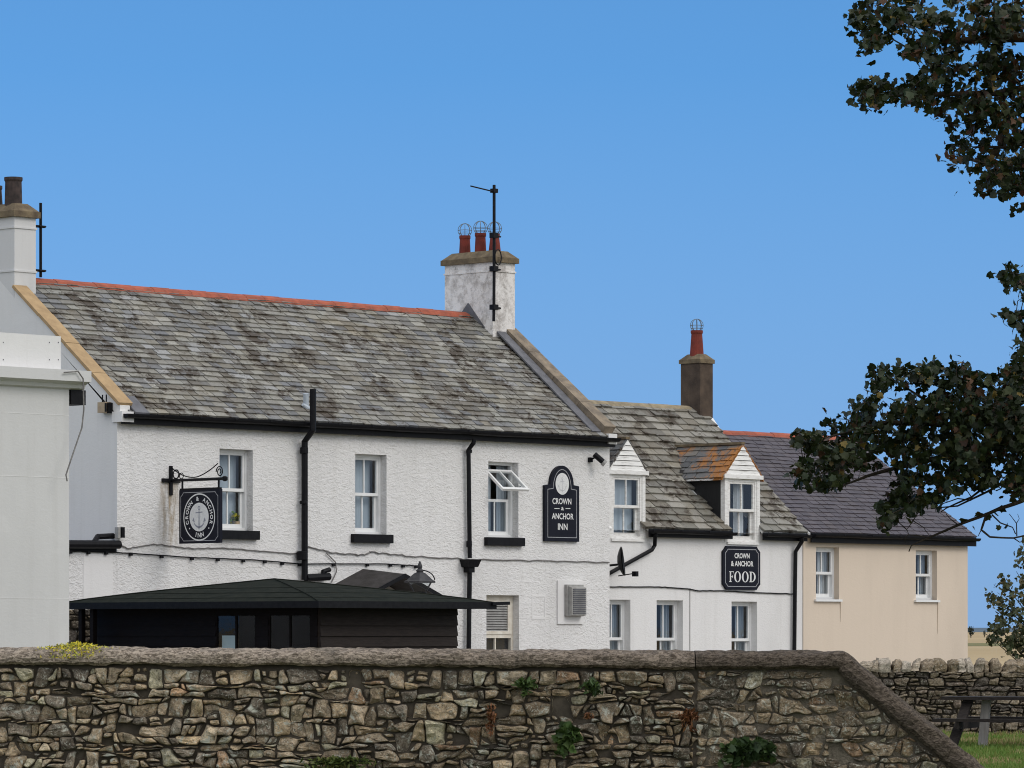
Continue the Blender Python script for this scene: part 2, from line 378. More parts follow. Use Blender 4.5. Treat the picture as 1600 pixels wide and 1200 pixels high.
# ------------------------------------------------------------------ building pieces
def wall_holes(mb, u0, u1, z0, z1, y, holes, reveal):
    us = sorted({u0, u1, *[h[i] for h in holes for i in (0, 1)]}); zs = sorted({z0, z1, *[h[i] for h in holes for i in (2, 3)]})
    us = [a for a in us if u0 <= a <= u1]; zs = [a for a in zs if z0 <= a <= z1]
    for i in range(len(us)-1):
        for j in range(len(zs)-1):
            a, b, c, d = us[i], us[i+1], zs[j], zs[j+1]; mu, mz = (a+b)/2, (c+d)/2
            if any(h[0] < mu < h[1] and h[2] < mz < h[3] for h in holes): continue
            mb.add([(a, y, c), (b, y, c), (b, y, d), (a, y, d)], [(0, 1, 2, 3)])
    for h in holes:
        a, b, c, d = h; q = y+reveal
        mb.add([(a,y,c),(a,q,c),(a,q,d),(a,y,d)], [(0,1,2,3)]); mb.add([(b,y,c),(b,y,d),(b,q,d),(b,q,c)], [(0,1,2,3)])
        mb.add([(a,y,d),(a,q,d),(b,q,d),(b,y,d)], [(0,1,2,3)]); mb.add([(a,y,c),(b,y,c),(b,q,c),(a,q,c)], [(0,1,2,3)])
def house_shell(mb, u0, u1, y0, y1, zw, yr, zr):
    """side walls with gables and the back wall"""
    for u in (u0, u1): mb.add([(u, y0, 0), (u, y1, 0), (u, y1, zw), (u, yr, zr), (u, y0, zw)], [(0, 1, 2, 3, 4) if u == u1 else (4, 3, 2, 1, 0)])
    mb.add([(u0, y1, 0), (u1, y1, 0), (u1, y1, zw), (u0, y1, zw)], [(3, 2, 1, 0)])
def slates(mb, O, a, b, La, Lb, rows, wr, th, pal, rg, skip=None, jit=.006):
    """rows of lapped slates on the plane O + s*a + t*b (unit vectors), real thickness at every tail"""
    O, a, b = Vector(O), Vector(a), Vector(b); n = a.cross(b).normalized(); rh = Lb/rows
    for r in range(rows):
        s = -rg.random()*wr[0]; sag = .012*math.sin(r*1.7)
        while s < La:
            wd = rg.uniform(*wr); s0, s1 = max(s, 0), min(s+wd, La); s += wd
            if s1-s0 < .02: continue
            t0 = r*rh+rg.uniform(-jit, jit)*1.3; t1 = min((r+1)*rh+.05, Lb)
            if r == 0: t0 = 0
            if skip and skip((s0+s1)/2, r*rh+rh/2): continue
            c = rg.choice(pal); k = rg.uniform(1.0, 1.24); mb.col = tuple(x*k*q for x, q in zip(c, (1.02, 1.0, .965)))
            sk = rg.uniform(-1, 1)*jit*1.2; lift = th*rg.uniform(.8, 1.9); g = rg.uniform(.004, .011)
            def P(ss, tt, hh): return O+a*ss+b*tt+n*(hh+.012*noise.noise((O+a*ss+b*tt)*.9))
            q = [P(s0+g, t0+sk, lift+th), P(s1-g, t0-sk, lift+th), P(s1-g, t1, th*.5), P(s0+g, t1, th*.5),
                 P(s0+g, t0+sk, lift*.15), P(s1-g, t0-sk, lift*.15), P(s1-g, t1, -.002), P(s0+g, t1, -.002)]
            mb.add(q, [(0, 1, 2, 3), (4, 5, 1, 0), (5, 6, 2, 1), (7, 4, 0, 3)])
    mb.col = (1, 1, 1)
def ridge_tiles(mb, u0, u1, y, z, r=.12, step=.45):
    n = max(1, int((u1-u0)/step)); st = (u1-u0)/n
    for i in range(n):
        a, b = u0+i*st, u0+(i+1)*st-.006; dz = rnd.uniform(-.006, .006)
        pr = [(-1.25, -.85), (-.8, -.2), (0, .18), (.8, -.2), (1.25, -.85)]
        va = [(a, y+r*p, z+dz+r*q) for p, q in pr]; vb = [(b, y+r*p, z+dz+r*q) for p, q in pr]
        mb.add(va+vb, [(k, k+1, k+6, k+5) for k in range(4)]+[(4, 3, 2, 1, 0), (5, 6, 7, 8, 9)])
def drape(mb, u0, u1, z0, z1, y, folds, amp=.03):
    n = max(8, folds*6); vs = []
    for i in range(n+1):
        u = u0+(u1-u0)*i/n; yy = y+amp*math.sin(i/n*folds*2*math.pi+u*3)+.3*amp*math.sin(i*1.3)
        vs += [(u, yy, z0), (u, yy, z1)]
    mb.add(vs, [(2*i, 2*i+2, 2*i+3, 2*i+1) for i in range(n)])
def bars(mb, u0, u1, z0, z1, y, d, wl, wr_, wt, wb):
    mb.box(u0, u0+wl, y, y+d, z0, z1); mb.box(u1-wr_, u1, y, y+d, z0, z1)
    mb.box(u0+wl, u1-wr_, y, y+d, z1-wt, z1); mb.box(u0+wl, u1-wr_, y, y+d, z0, z0+wb)
def window(par, u0, u1, z0, z1, y, sill=None, fm='white_upvc', drapes='net', upper=True, lower_in=.05, fw=.055, label=None, bar=True):
    """two-over-two window filling the opening; the frame mesh owns sashes, panes, curtain and sill"""
    m = MB(); d = .08; bars(m, u0, u1, z0, z1, y, d, fw, fw, fw, fw*.9)
    fo = m.build('window', M[fm], par)
    if label: fo['label'] = label
    a, b, c, e = u0+fw, u1-fw, z0+fw*.9, z1-fw; zm = (c+e)/2+.0; sw = .042
    us = MB(); pn = MB()
    if upper:
        bars(us, a, b, zm-.02, e, y+.012, .045, sw, sw, sw, .055)
        if bar: us.box((a+b)/2-.013, (a+b)/2+.013, y+.018, y+.045, zm+.035, e-sw)
        us.build('sash', M[fm], fo)
        pn.add([(a+sw, y+.035, zm+.03), (b-sw, y+.035, zm+.03), (b-sw, y+.035, e-sw), (a+sw, y+.035, e-sw)], [(0, 1, 2, 3)])
    ls = MB(); yl = y+.012+lower_in
    bars(ls, a, b, c, zm+.02, yl, .045, sw+.012, sw+.012, .05, .07)
    if bar: ls.box((a+b)/2-.013, (a+b)/2+.013, yl+.006, yl+.033, c+.07, zm-.03)
    ls.build('sash', M[fm], fo)
    pn.add([(a+sw, yl+.023, c+.06), (b-sw, yl+.023, c+.06), (b-sw, yl+.023, zm-.02), (a+sw, yl+.023, zm-.02)], [(0, 1, 2, 3)])
    pn.build('pane', M['glass'], fo)
    yc = y+.2
    if drapes == 'net':
        cu = MB(); drape(cu, u0, u0+(u1-u0)*.90, z0, z1, yc, 4, .006); cu.build('curtain', M['curtain'], fo)
    elif drapes == 'pair':
        cu = MB(); wq = u1-u0; drape(cu, u0-.02, u0+wq*.30, z0, z1, yc, 3, .03); drape(cu, u1-wq*.42, u1+.02, z0, z1, yc, 4, .03); cu.build('curtain', M['curtain_white'], fo)
    elif drapes == 'grey':
        cu = MB(); drape(cu, u0, u0+(u1-u0)*.52, z0, z1, yc, 3, .025); drape(cu, u0+(u1-u0)*.70, u1, z0, z1, yc, 3, .03); cu.build('curtain', M['curtain'], fo)
    elif drapes == 'mid':
        cu = MB(); wq = u1-u0; drape(cu, u0+wq*.50, u0+wq*.82, z0, z1, yc, 3, .03); cu.build('curtain', M['curtain_white'], fo)
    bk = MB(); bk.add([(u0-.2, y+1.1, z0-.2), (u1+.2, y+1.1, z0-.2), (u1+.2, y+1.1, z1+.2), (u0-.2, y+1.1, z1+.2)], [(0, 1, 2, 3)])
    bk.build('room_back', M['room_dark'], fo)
    if sill:
        s = MB(); yf = sill.get('y', y); s.box(u0-sill['o'], u1+sill['o'], yf-sill['p'], yf+sill.get('in', .12), z0-sill['h'], z0+sill.get('up', .0)); s.build('sill', M[sill['m']], fo)
    return fo
def gutter(mb, u0, u1, y, z, r=.07, fascia=.15):
    n = 8; vs = []; prof = [(y+r*math.cos(math.pi+math.pi*k/n), z+r*math.sin(math.pi+math.pi*k/n)) for k in range(n+1)]
    N = max(2, int((u1-u0)/.8)); 
    for i in range(N+1):
        u = u0+(u1-u0)*i/N; dz = .006*math.sin(i*2.1)
        vs += [(u, p, q+dz) for p, q in prof]
    fs = [(i*(n+1)+k, (i+1)*(n+1)+k, (i+1)*(n+1)+k+1, i*(n+1)+k+1) for i in range(N) for k in range(n)]
    fs += [tuple(range(n+1)), tuple(reversed(range(N*(n+1), (N+1)*(n+1))))]
    mb.add(vs, fs)
    mb.box(u0, u1, y+r, y+r+.03, z-fascia, z+.03)
    for i in range(1, N):
        u = u0+(u1-u0)*i/N; mb.box(u-.02, u+.02, y-r-.008, y+r, z-.02, z+.008)
def chimney(par, u0, u1, y0, y1, z0, z1, m, cap_m, capz, pots, band=None, oversail=.06):
    c = MB(); c.box(u0, u1, y0, y1, z0, z1); st = c.build('chimney', M[m], par)
    k = MB(); o = oversail; zt = z1+capz*.42
    k.box(u0-o, u1+o, y0-o, y1+o, z1, zt)
    i = .10; za = zt; zb = z1+capz
    k.add([(u0-o+.01,y0-o+.01,za),(u1+o-.01,y0-o+.01,za),(u1+o-.01,y1+o-.01,za),(u0-o+.01,y1+o-.01,za),(u0+i,y0+i,zb),(u1-i,y0+i,zb),(u1-i,y1-i,zb),(u0+i,y1-i,zb)],
          [(0,1,5,4),(1,2,6,5),(2,3,7,6),(3,0,4,7),(4,5,6,7)])
    k.build('chimney_cap', M[cap_m], st)
    if band:
        for zz in band:
            b_ = MB(); b_.box(u0-.018, u1+.018, y0-.018, y1+.018, zz, zz+.03); b_.build('string_course', M[m], st)
    for (pu, py, h, r0, r1, pm, cowl) in pots:
        p = MB(); p.lathe((pu, py, zb-.05), [(r0*1.05, 0), (r0, .05), (r1, h-.03), (r1*1.12, h), (r1*1.12, h+.05), (r1*.8, h+.05), (r1*.75, h-.1)], 16); p.build('chimney_pot', M[pm], st, smooth=False)
        if cowl:
            w_ = MB(); R_ = cowl; cz = zb+h+R_*.78
            for q in range(4):
                an = math.pi*q/4; pts = [(pu+R_*math.cos(t)*math.cos(an), py+R_*math.cos(t)*math.sin(an), cz+R_*math.sin(t)) for t in [R(-52)+R(284)*i/22 for i in range(23)]]
                w_.tube(pts, .0065, 5)
            for zz, rr in ((0, 1.0), (-.45, .88)): w_.tube([(pu+R_*rr*math.cos(2*math.pi*i/20), py+R_*rr*math.sin(2*math.pi*i/20), cz+zz*R_) for i in range(20)], .005, 5, closed=True)
            w_.build('wire_cowl', M['wire'], st)
    return st
def skew(par, u0, u1, ya, za, yb, zb, th, m, lip=.06):
    b = MB(); d = Vector((0, yb-ya, zb-za)); n = Vector((0, -d.z, d.y)).normalized()
    L = d.length; k = max(2, int(L/.75)); dn = d/L
    for i in range(k):
        p = Vector((u0, ya, za))+dn*(L*i/k)+n*rnd.uniform(-.006, .006)
        b.obox(p-n*th, Vector((u1-u0, 0, 0)), dn*(L/k-.008), n*th)
    return b.build('skew_coping', M[m], par)
def sag(p, q, n, s, wob=0, seed=0):
    p, q = Vector(p), Vector(q); r = []
    for i in range(n+1):
        t = i/n; v = p.lerp(q, t); v.z -= s*4*t*(1-t); v.z += wob*noise.noise((t*7+seed, seed, 0)); r.append(v)
    return r
def text_poly(s, size, bold=.0, sx=1.0, spacing=1.0):
    cu = bpy.data.curves.new('lettering', 'FONT'); cu.body = s; cu.size = size; cu.align_x = 'CENTER'; cu.align_y = 'CENTER'; cu.offset = bold; cu.space_character = spacing; cu.resolution_u = 4
    ob = bpy.data.objects.new('lettering', cu); COL.objects.link(ob)
    me = bpy.data.meshes.new_from_object(ob.evaluated_get(bpy.context.evaluated_depsgraph_get()))
    vs = [(v.co.x*sx, v.co.y) for v in me.vertices]; fs = [tuple(p.vertices) for p in me.polygons]
    bpy.data.objects.remove(ob); bpy.data.meshes.remove(me); bpy.data.curves.remove(cu)
    return vs, fs
def put2d(mb, vs, fs, fn):
    mb.add([fn(x, y) for x, y in vs], fs)
def fit_text(s, x0, x1, y0, y1, bold=.0):
    """letters scaled to fill a rectangle"""
    vs, fs = text_poly(s, 1.0, bold)
    ax, bx = min(v[0] for v in vs), max(v[0] for v in vs); ay, by = min(v[1] for v in vs), max(v[1] for v in vs)
    return [(x0+(x-ax)/(bx-ax)*(x1-x0), y0+(y-ay)/(by-ay)*(y1-y0)) for x, y in vs], fs
def ell(cx, cy, a, b, n=40): return [(cx+a*math.cos(2*math.pi*i/n), cy+b*math.sin(2*math.pi*i/n)) for i in range(n)]
def ring2(cx, cy, a, b, a2, b2, n=48):
    return ell(cx, cy, a, b, n)+ell(cx, cy, a2, b2, n), [(i, (i+1) % n, n+(i+1) % n, n+i) for i in range(n)]
def outline2(poly, wd):
    """closed polyline drawn as a band of width wd"""
    n = len(poly); vs = []; P = [Vector(p) for p in poly]
    for i in range(n):
        a, b, c = P[i-1], P[i], P[(i+1) % n]; e1 = (b-a).normalized(); e2 = (c-b).normalized()
        n1 = Vector((-e1.y, e1.x)); n2 = Vector((-e2.y, e2.x)); m = (n1+n2); m = m/max(.3, m.length_squared)*2 if m.length > 1e-6 else n1
        vs += [tuple(b+m*wd/2), tuple(b-m*wd/2)]
    return vs, [(2*i, 2*((i+1) % n), 2*((i+1) % n)+1, 2*i+1) for i in range(n)]
def anchor2(cx, cy, s):
    """an anchor drawn as flat pieces, s = half height"""
    V = []; Fc = []
    def q(p): 
        b = len(V); V.extend([(cx+x*s, cy+y*s) for x, y in p]); Fc.append(tuple(range(b, b+len(p))))
    q([(-.055, -.85), (.055, -.85), (.04, .55), (-.04, .55)])
    q([(-.42, .40), (.42, .44), (.42, .36), (-.42, .31)])
    v, f = ring2(0, .74, .15, .17, .08, .09, 16); b = len(V); V.extend([(cx+x*s, cy+y*s) for x, y in v]); Fc.extend([tuple(b+i for i in t) for t in f])
    N = 16; b = len(V)
    for i in range(N+1):
        t = math.pi*(1.08+.84*i/N); k = .10*math.sin(math.pi*i/N)
        V.append((cx+s*.68*math.cos(t), cy+s*(-.22+.66*math.sin(t)))); V.append((cx+s*(.68-.02-k)*math.cos(t), cy+s*(-.2+(.66-.03-k)*math.sin(t))))
    for i in range(N): Fc.append((b+2*i, b+2*i+2, b+2*i+3, b+2*i+1))
    q([(-.80, -.30), (-.50, -.42), (-.70, -.02)]); q([(.80, -.30), (.70, -.02), (.50, -.42)]); q([(-.14, -.80), (0, -1.0), (.14, -.80)])
    return V, Fc
PAL_A = [(.30, .295, .275), (.27, .275, .285), (.14, .13, .115), (.24, .235, .215), (.25, .25, .235), (.21, .205, .195), (.23, .225, .205),
(.195, .19, .18), (.17, .168, .165), (.215, .21, .195), (.15, .148, .145), (.18, .185, .195), (.235, .23, .215), (.165, .155, .14), (.20, .19, .168), (.145, .15, .165)]
PAL_B = [(.26, .25, .23), (.25, .24, .215), (.27, .26, .24), (.15, .14, .125),(.20, .195, .175), (.17, .165, .15), (.225, .215, .195), (.19, .175, .15), (.155, .15, .14), (.21, .205, .19)]
PAL_C = [(.062, .053, .068), (.069, .059, .074), (.056, .048, .062), (.075, .064, .077)]
UV = Vector((1, 0, 0))

# ------------------------------------------------------------------ the inn
LU = 12.35; EZ = 5.36; RY = 3.15; RZ = 7.89
inn = thing('inn_building', 'white roughcast inn with grey slate roof, red ridge, black gutter and two chimneys', 'building', (LU/2, 0, 0))
HOLES = []
def hole(px0, px1, py0, py1, y=0):
    return (U(px0, y), U(px1, y), Z((px0+px1)/2, py1, y), Z((px0+px1)/2, py0, y))
h1 = hole(343, 395, 702, 829); h2 = hole(555, 604, 710, 835); h3 = hole(763, 810, 722, 840); h4 = hole(760, 811, 930, 1045)
m = MB(); wall_holes(m, 0, LU, 0, EZ, 0, [h1, h2, h3, h4], .19); m.build('wall', M['render_rough'], inn)
m = MB(); house_shell(m, 0, LU, 0, 2*RY, EZ-.05, RY, RZ-.06); m.build('gable_wall', M['render_gable'], inn)
# roof: deck plus lapped slates on the visible slope
sl_b = Vector((0, RY+.13, RZ-EZ-.03)); Lb = sl_b.length; sl_b.normalize()
m = MB(); m.prism([(.02, -.13, EZ), (LU-.02, -.13, EZ), (LU-.02, RY, RZ-.03), (.02, RY, RZ-.03)], (0, .02, -.05)); m.prism([(.02, 2*RY+.13, EZ), (LU-.02, 2*RY+.13, EZ), (LU-.02, RY, RZ-.03), (.02, RY, RZ-.03)], (0, -.02, -.05))
slates(m, (.16, -.13, EZ+.03), UV, sl_b, LU-.36, Lb, 26, (.16, .34), .016, PAL_A, random.Random(3))
roof = m.build('roof', M['slate'], inn)
m = MB(); ridge_tiles(m, .30, U(728, RY), RY, RZ+.02, .125); m.build('ridge_tiles', M['ridge_red'], roof)
m = MB(); m.bar((LU-.42, -.05, EZ+.13), (LU-.42, RY-.3, RZ-.09), .24, .03, sl_b.cross(UV)); m.build('flashing', M['lead'], roof)
m = MB(); p0 = Vector((LU-.62, RY, RZ+.06)); m.prism([(LU-.675, RY-.45, RZ-.28), (LU-.675, RY, RZ+.22), (LU-.675, RY+.2, RZ+.02), (LU-.675, RY, RZ-.28)], (.05, 0, 0)); m.build('flashing', M['lead'], roof)
n_up = Vector((0, -sl_b.z, sl_b.y))
def on_roof(y): return EZ+.03+(y+.13)*(RZ-EZ-.03)/(RY+.13)
skew(inn, -.04, .27, -.10, on_roof(-.10)+.16, 2.745, on_roof(2.745)+.16, .055, 'sandstone')
m = MB(); m.prism([(-.003, -.08, on_roof(-.08)-.12), (-.003, 2.74, on_roof(2.74)-.12), (-.003, 2.74, on_roof(2.74)+.09), (-.003, -.08, on_roof(-.08)+.09)], (.22, 0, 0)); m.build('gable_upstand', M['render_gable'], inn)
skew(inn, LU-.26, LU+.05, -.12, on_roof(-.12)+.20, 2.55, on_roof(2.55)+.20, .20, 'skew_weathered')
m = MB(); m.box(-.03, .24, -.16, .1, EZ-.12, EZ+.06); m.build('skew_corbel', M['render_smooth'], inn)
m = MB(); m.box(LU-.2, LU+.03, -.17, .1, EZ-.1, EZ+.10); m.build('skew_corbel', M['render_smooth'], inn)
m = MB(); m.prism([(.24, -.20, EZ+.02), (.55, -.20, EZ+.02), (.55, .2, EZ+.32), (.24, .2, EZ+.32)], (0, -.01, .03)); m.build('flashing', M['lead'], roof)
# chimneys
cu0 = U(770, 2.49)
chimney(inn, cu0, cu0+.62, 2.49, 3.81, RZ-.7, Z(770, 409, 2.49), 'stack_render', 'cap_concrete', .24,
        [(cu0+.31, 3.56, .36, .115, .10, 'pot_red', .135), (cu0+.31, 3.13, .38, .115, .10, 'pot_red', .135), (cu0+.31, 2.74, .34, .12, .09, 'pot_red', .135)], band=(Z(770, 424, 2.49),))
ch_top = Z(770, 409, 2.49)
lu0 = .002
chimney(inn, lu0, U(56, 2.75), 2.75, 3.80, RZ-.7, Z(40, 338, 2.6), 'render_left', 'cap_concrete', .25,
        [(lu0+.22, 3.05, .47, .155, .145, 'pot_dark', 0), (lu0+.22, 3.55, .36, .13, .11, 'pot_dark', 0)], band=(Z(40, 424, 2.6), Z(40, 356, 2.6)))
# gutter, pipes
m = MB(); gutter(m, 0, LU+.02, -.21, EZ+.015, .075, .17); m.build('gutter', M['black_paint'], inn)
def pipe(px_list, y, r, name='downpipe', par=inn, mat='black_paint', n=10, collars=()):
    b = MB(); b.tube([(U(px, yy), yy, Z(px, py, yy)) for px, py, yy in [(p[0], p[1], p[2] if len(p) > 2 else y) for p in px_list]], r, n)
    for (px, py, rr, hh) in collars:
        u_, z_ = UZ(px, py, y); b.lathe((u_, y, z_-hh/2), [(r, 0), (rr, .01), (rr, hh-.01), (r, hh)], 12)
    return b.build(name, M[mat], par, smooth=False)
pipe([(489, 608, -.36), (489, 672, -.36), (476, 690, -.10), (476, 790, -.10), (476, 906, -.10)], -.10, .058, 'soil_pipe', collars=[(475, 704, .075, .12), (474, 785, .068, .06), (472, 868, .10, .16)])
b = MB(); b.tube([(U(478, -.12), -.12, Z(478, 903, -.12)), (U(514, -.12), -.12, Z(514, 901, -.12))], .07, 10); b.tube([(U(504, -.12), -.12, Z(504, 903, -.12)), (U(505, -.12), -.12, Z(505, 893, -.12)), (U(515, -.12), -.12, Z(515, 890, -.12))], .045, 8); b.build('soil_branch', M['black_paint'], inn)
pipe([(741, 686, -.21), (740, 692, -.2), (732, 703, -.09), (733, 790, -.08), (734, 872, -.08)], -.08, .042, collars=[(733, 705, .058, .07), (733, 850, .055, .12)])
pipe([(734, 884, -.09), (733, 950, -.09), (732, 1050, -.09)], -.09, .045)
b = MB(); u_, z_ = UZ(734, 881, -.1); b.add([(u_-.12,-.20,z_-.06),(u_+.12,-.20,z_-.06),(u_+.12,0,z_-.06),(u_-.12,0,z_-.06),(u_-.17,-.24,z_+.08),(u_+.17,-.24,z_+.08),(u_+.17,0,z_+.08),(u_-.17,0,z_+.08)], [(0,3,2,1),(4,5,6,7),(0,1,5,4),(1,2,6,5),(2,3,7,6),(3,0,4,7)]); b.box(u_-.07, u_+.07, -.16, -.01, z_-.16, z_-.06); b.build('hopper', M['black_paint'], inn)
# white boiler flue standing out of the slates
b = MB(); b.tube([(U(478, .25), .25, Z(478, 645, .25)), (U(478, .2), .2, Z(478, 615, .2))], .05, 10); b.tube([(U(473, .2), .2, Z(473, 632, .2)), (U(483, .2), .2, Z(483, 641, .2))], [.03, .07], 10); b.build('flue', M['galv'], inn)
# windows
SB = dict(o=.09, p=.09, h=.155, m='black_paint', y=0, **{'in': .17})
RC = .15
def hw(h, **k): return window(inn, h[0]-.02, h[1], h[2], h[3], RC, **k)
hw(h1, sill=SB); hw(h2, sill=SB); f3 = hw(h3, sill=SB, upper=False, drapes='grey', label='window with its top sash swung out')
# the open top-hung sash of the third window
a_, b_ = h3[0]+.035, h3[1]-.055; zt = Z(786, 737, RC); ln = .60; an = R(51)
o_ = Vector((a_, RC, zt)); dv = Vector((0, -math.sin(an), -math.cos(an))); nv = Vector((0, -math.cos(an), math.sin(an)))
m = MB(); W_ = b_-a_; t_ = .05
def sbar(s0, s1, t0, t1): m.obox(o_+UV*s0+dv*t0, UV*(s1-s0), dv*(t1-t0), nv*.045)
sbar(0, t_, 0, ln); sbar(W_-t_, W_, 0, ln); sbar(t_, W_-t_, 0, t_); sbar(t_, W_-t_, ln-.06, ln); sbar(W_/2-.013, W_/2+.013, t_, ln-.06)
m.build('open_sash', M['white_upvc'], f3)
m = MB(); q = nv*.02; m.add([o_+UV*t_+dv*t_+q, o_+UV*(W_-t_)+dv*t_+q, o_+UV*(W_-t_)+dv*(ln-.06)+q, o_+UV*t_+dv*(ln-.06)+q], [(0, 3, 2, 1)]); m.build('pane', M['glass'], f3)
m = MB(); m.tube([(b_-.01, RC, zt-.33), (b_-.01, RC-.28, zt-.28)], .01, 6); m.build('stay', M['galv'], f3)
# ground floor window with louvre
def louvre_window(h):
    u0, u1, z0, z1 = h; y = RC; m = MB(); bars(m, u0-.02, u1, z0, z1, y, .08, .06, .06, .05, .05)
    zt_ = Z(785, 994, y); m.box(u0+.04, u1-.06, y, y+.08, zt_-.035, zt_+.035)
    fo = m.build('window', M['cream_frame'], inn); fo['label'] = 'ground floor window with a louvre panel'
    m = MB(); bars(m, u0+.04, u1-.06, zt_+.035, z1-.05, y-.015, .05, .05, .10, .09, .06); m.build('sash', M['cream_frame'], fo)
    m = MB(); za, zb = zt_+.10, z1-.145; n = 11
    for i in range(n):
        zz = za+(zb-za)*i/n; m.prism([(u0+.08, y-.01, zz), (u0+.08, y+.05, zz+.055), (u0+.08, y+.05, zz+.045), (u0+.08, y-.01, zz-.012)], (u1-u0-.24, 0, 0))
    m.build('louvre', M['grey_vent'], fo)
    m = MB(); m.add([(u0, y+.04, z0), (u1, y+.04, z0), (u1, y+.04, zt_), (u0, y+.04, zt_)], [(0, 1, 2, 3)]); m.build('pane', M['glass'], fo)
    m = MB(); m.box((u0+u1)/2-.05, (u0+u1)/2-.02, y+.01, y+.05, z0, zt_-.03); m.build('glazing_bar', M['cream_frame'], fo)
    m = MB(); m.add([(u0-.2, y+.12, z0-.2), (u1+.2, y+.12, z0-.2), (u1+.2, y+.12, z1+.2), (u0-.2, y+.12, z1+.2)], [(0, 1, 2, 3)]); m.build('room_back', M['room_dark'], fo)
louvre_window(h4)
# extractor
e0 = hole(870, 910, 907, 975); e1 = hole(881, 907, 916, 963)
m = MB(); m.box(e0[0], e0[1], -.035, .0, e0[2], e0[3]); vp = m.build('vent_plate', M['render_smooth'], inn)
m = MB(); m.box(e1[0]-.02, e1[1]-.02, -.10, -.036, e1[2], e1[3]+.03); m.prism([(e1[0]+.02, -.19, e1[2]+.02), (e1[0]+.02, -.10, e1[2]), (e1[0]+.02, -.10, e1[3]), (e1[0]+.02, -.19, e1[3]-.03)], (e1[1]-e1[0]-.06, 0, 0)); vb = m.build('vent_box', M['grey_vent'], vp)
m = MB()
for i in range(13):
    zz = e1[2]+.06+(e1[3]-e1[2]-.12)*i/12; m.box(e1[0]+.05, e1[1]-.07, -.205, -.188, zz-.012, zz+.006)
m.build('vent_slats', M['lead'], vp)
m = MB(); a = hole(831, 852, 930, 968); bars(m, a[0], a[1], a[2], a[3], -.008, .012, .03, .03, .03, .05); m.build('blocked_hatch', M['render_smooth'], inn)
# cables pinned along the front
def cable(name, pts, y, r, par, mat, clips=False, wob=.02, seed=1):
    b = MB(); P = []
    for i in range(len(pts)-1):
        (a0, b0), (a1, b1) = pts[i], pts[i+1]
        P += sag((U(a0, y), y, Z(a0, b0, y)), (U(a1, y), y, Z(a1, b1, y)), 10, .0, wob, seed+i*3)[:10]
    P.append(Vector((U(pts[-1][0], y), y, Z(*pts[-1], y)))); b.tube(P, r, 6)
    if clips:
        for p in P[::4]: b.box(p.x-.03, p.x+.03, y-.02, y+.02, p.z-.045, p.z+.01)
    return b.build(name, M[mat], par)
cable('cable', [(181, 848), (200, 857), (240, 850), (300, 857), (350, 856), (420, 862), (472, 866)], -.02, .011, inn, 'cable_grey', wob=.02)
cable('cable', [(110, 861), (180, 863), (300, 871), (400, 875), (468, 881), (600, 881), (650, 884)], -.03, .012, inn, 'black_paint', True, .008)
cable('cable', [(482, 854), (520, 864), (570, 867), (580, 862), (640, 869), (733, 874), (850, 876), (952, 879)], -.02, .012, inn, 'cable_grey', wob=.03, seed=5)
cable('cable', [(510, 864), (524, 878), (526, 893), (518, 910)], -.03, .010, inn, 'cable_grey', wob=.0)
# lower lean-to on the left gable with its own gutter
m = MB(); m.box(-2.6, -.002, 0.003, 2.8, 0, Z(140, 862)); m.build('lean_to', M['render_rough'], inn)
m = MB(); z_ = Z(140, 853); m.tube([(-2.6, -.09, z_), (-.03, -.09, z_+.03)], .075, 10); m.box(-2.6, -.03, -.02, .0, z_-.09, z_+.06); m.tube([(-.55, -.05, z_+.06), (-.35, .1, z_+.16), (.0, .1, z_+.18)], .05, 8); m.build('gutter', M['black_paint'], inn)
m = MB(); m.box(-2.55, -.01, .02, 2.75, Z(140, 862)+.002, Z(140, 862)+.03); m.build('lean_to_roof', M['lead'], inn)
m = MB(); a = hole(130, 176, 866, 950); m.box(a[0], a[1], -.004, .002, a[2], a[3]); m.build('smooth_patch', M['render_smooth'], inn)
# porch canopy over the door behind the hut
uA = U(628, -1.0); zA = Z(628, 901, -1.0); hwid = 1.05; zE = zA-.42
m = MB(); 
for sgn in (-1, 1):
    m.prism([(uA, 0, zA+.10), (uA, -1.05, zA), (uA+sgn*hwid, -1.05, zE), (uA+sgn*hwid, 0, zE+.10)], (0, 0, .05))
pr = m.build('porch_roof', M['felt_grey'], inn)
m = MB(); m.bar((uA, -1.07, zA+.02), (uA-hwid, -1.07, zE+.02), .03, .07); m.bar((uA, -1.07, zA+.02), (uA+hwid, -1.07, zE+.02), .03, .07); m.build('bargeboard', M['black_paint'], pr)
for k in (-1, 1): m = MB(); q_ = uA+k*(hwid-.15); m.box(q_-.05, q_+.05, -1.0, -.9, 0, zE); m.build('porch_post', M['black_paint'], pr)

# ------------------------------------------------------------------ fittings on the inn
# hanging sign, square to the wall
us = U(266); zs = Z(266, 751)
hs = thing('hanging_sign', 'black swinging sign with white ring and anchor on an iron wall bracket', 'sign', (us, 0, zs))
m = MB(); zt_, zb_ = Z(266, 728), Z(266, 774)
m.box(us-.03, us+.03, -.035, 0.004, zb_, zt_); m.box(us-.20, us+.2, -.04, 0.006, zs-.035, zs+.035)
m.tube([(us, -.02, zs), (us, -1.42, zs-.0)], .026, 8); m.lathe((us, -1.40, zs-.045), [(.02, 0), (.05, .02), (.05, .07), (.02, .09)], 10)
arc = []
for i in range(21):
    t = i/20; y = -.02-1.2*t; arc.append((us, y, zs+.24-.20*math.sin(math.pi*min(1, t*1.02))**.8 if t < .5 else zs+.04+.22*((t-.5)*2)**1.6))
m.tube(arc, .010, 6)
m.tube([(us, -.15-.075*math.cos(2*math.pi*i/16), zs+.105+.075*math.sin(2*math.pi*i/16)) for i in range(16)], .012, 6, closed=True)
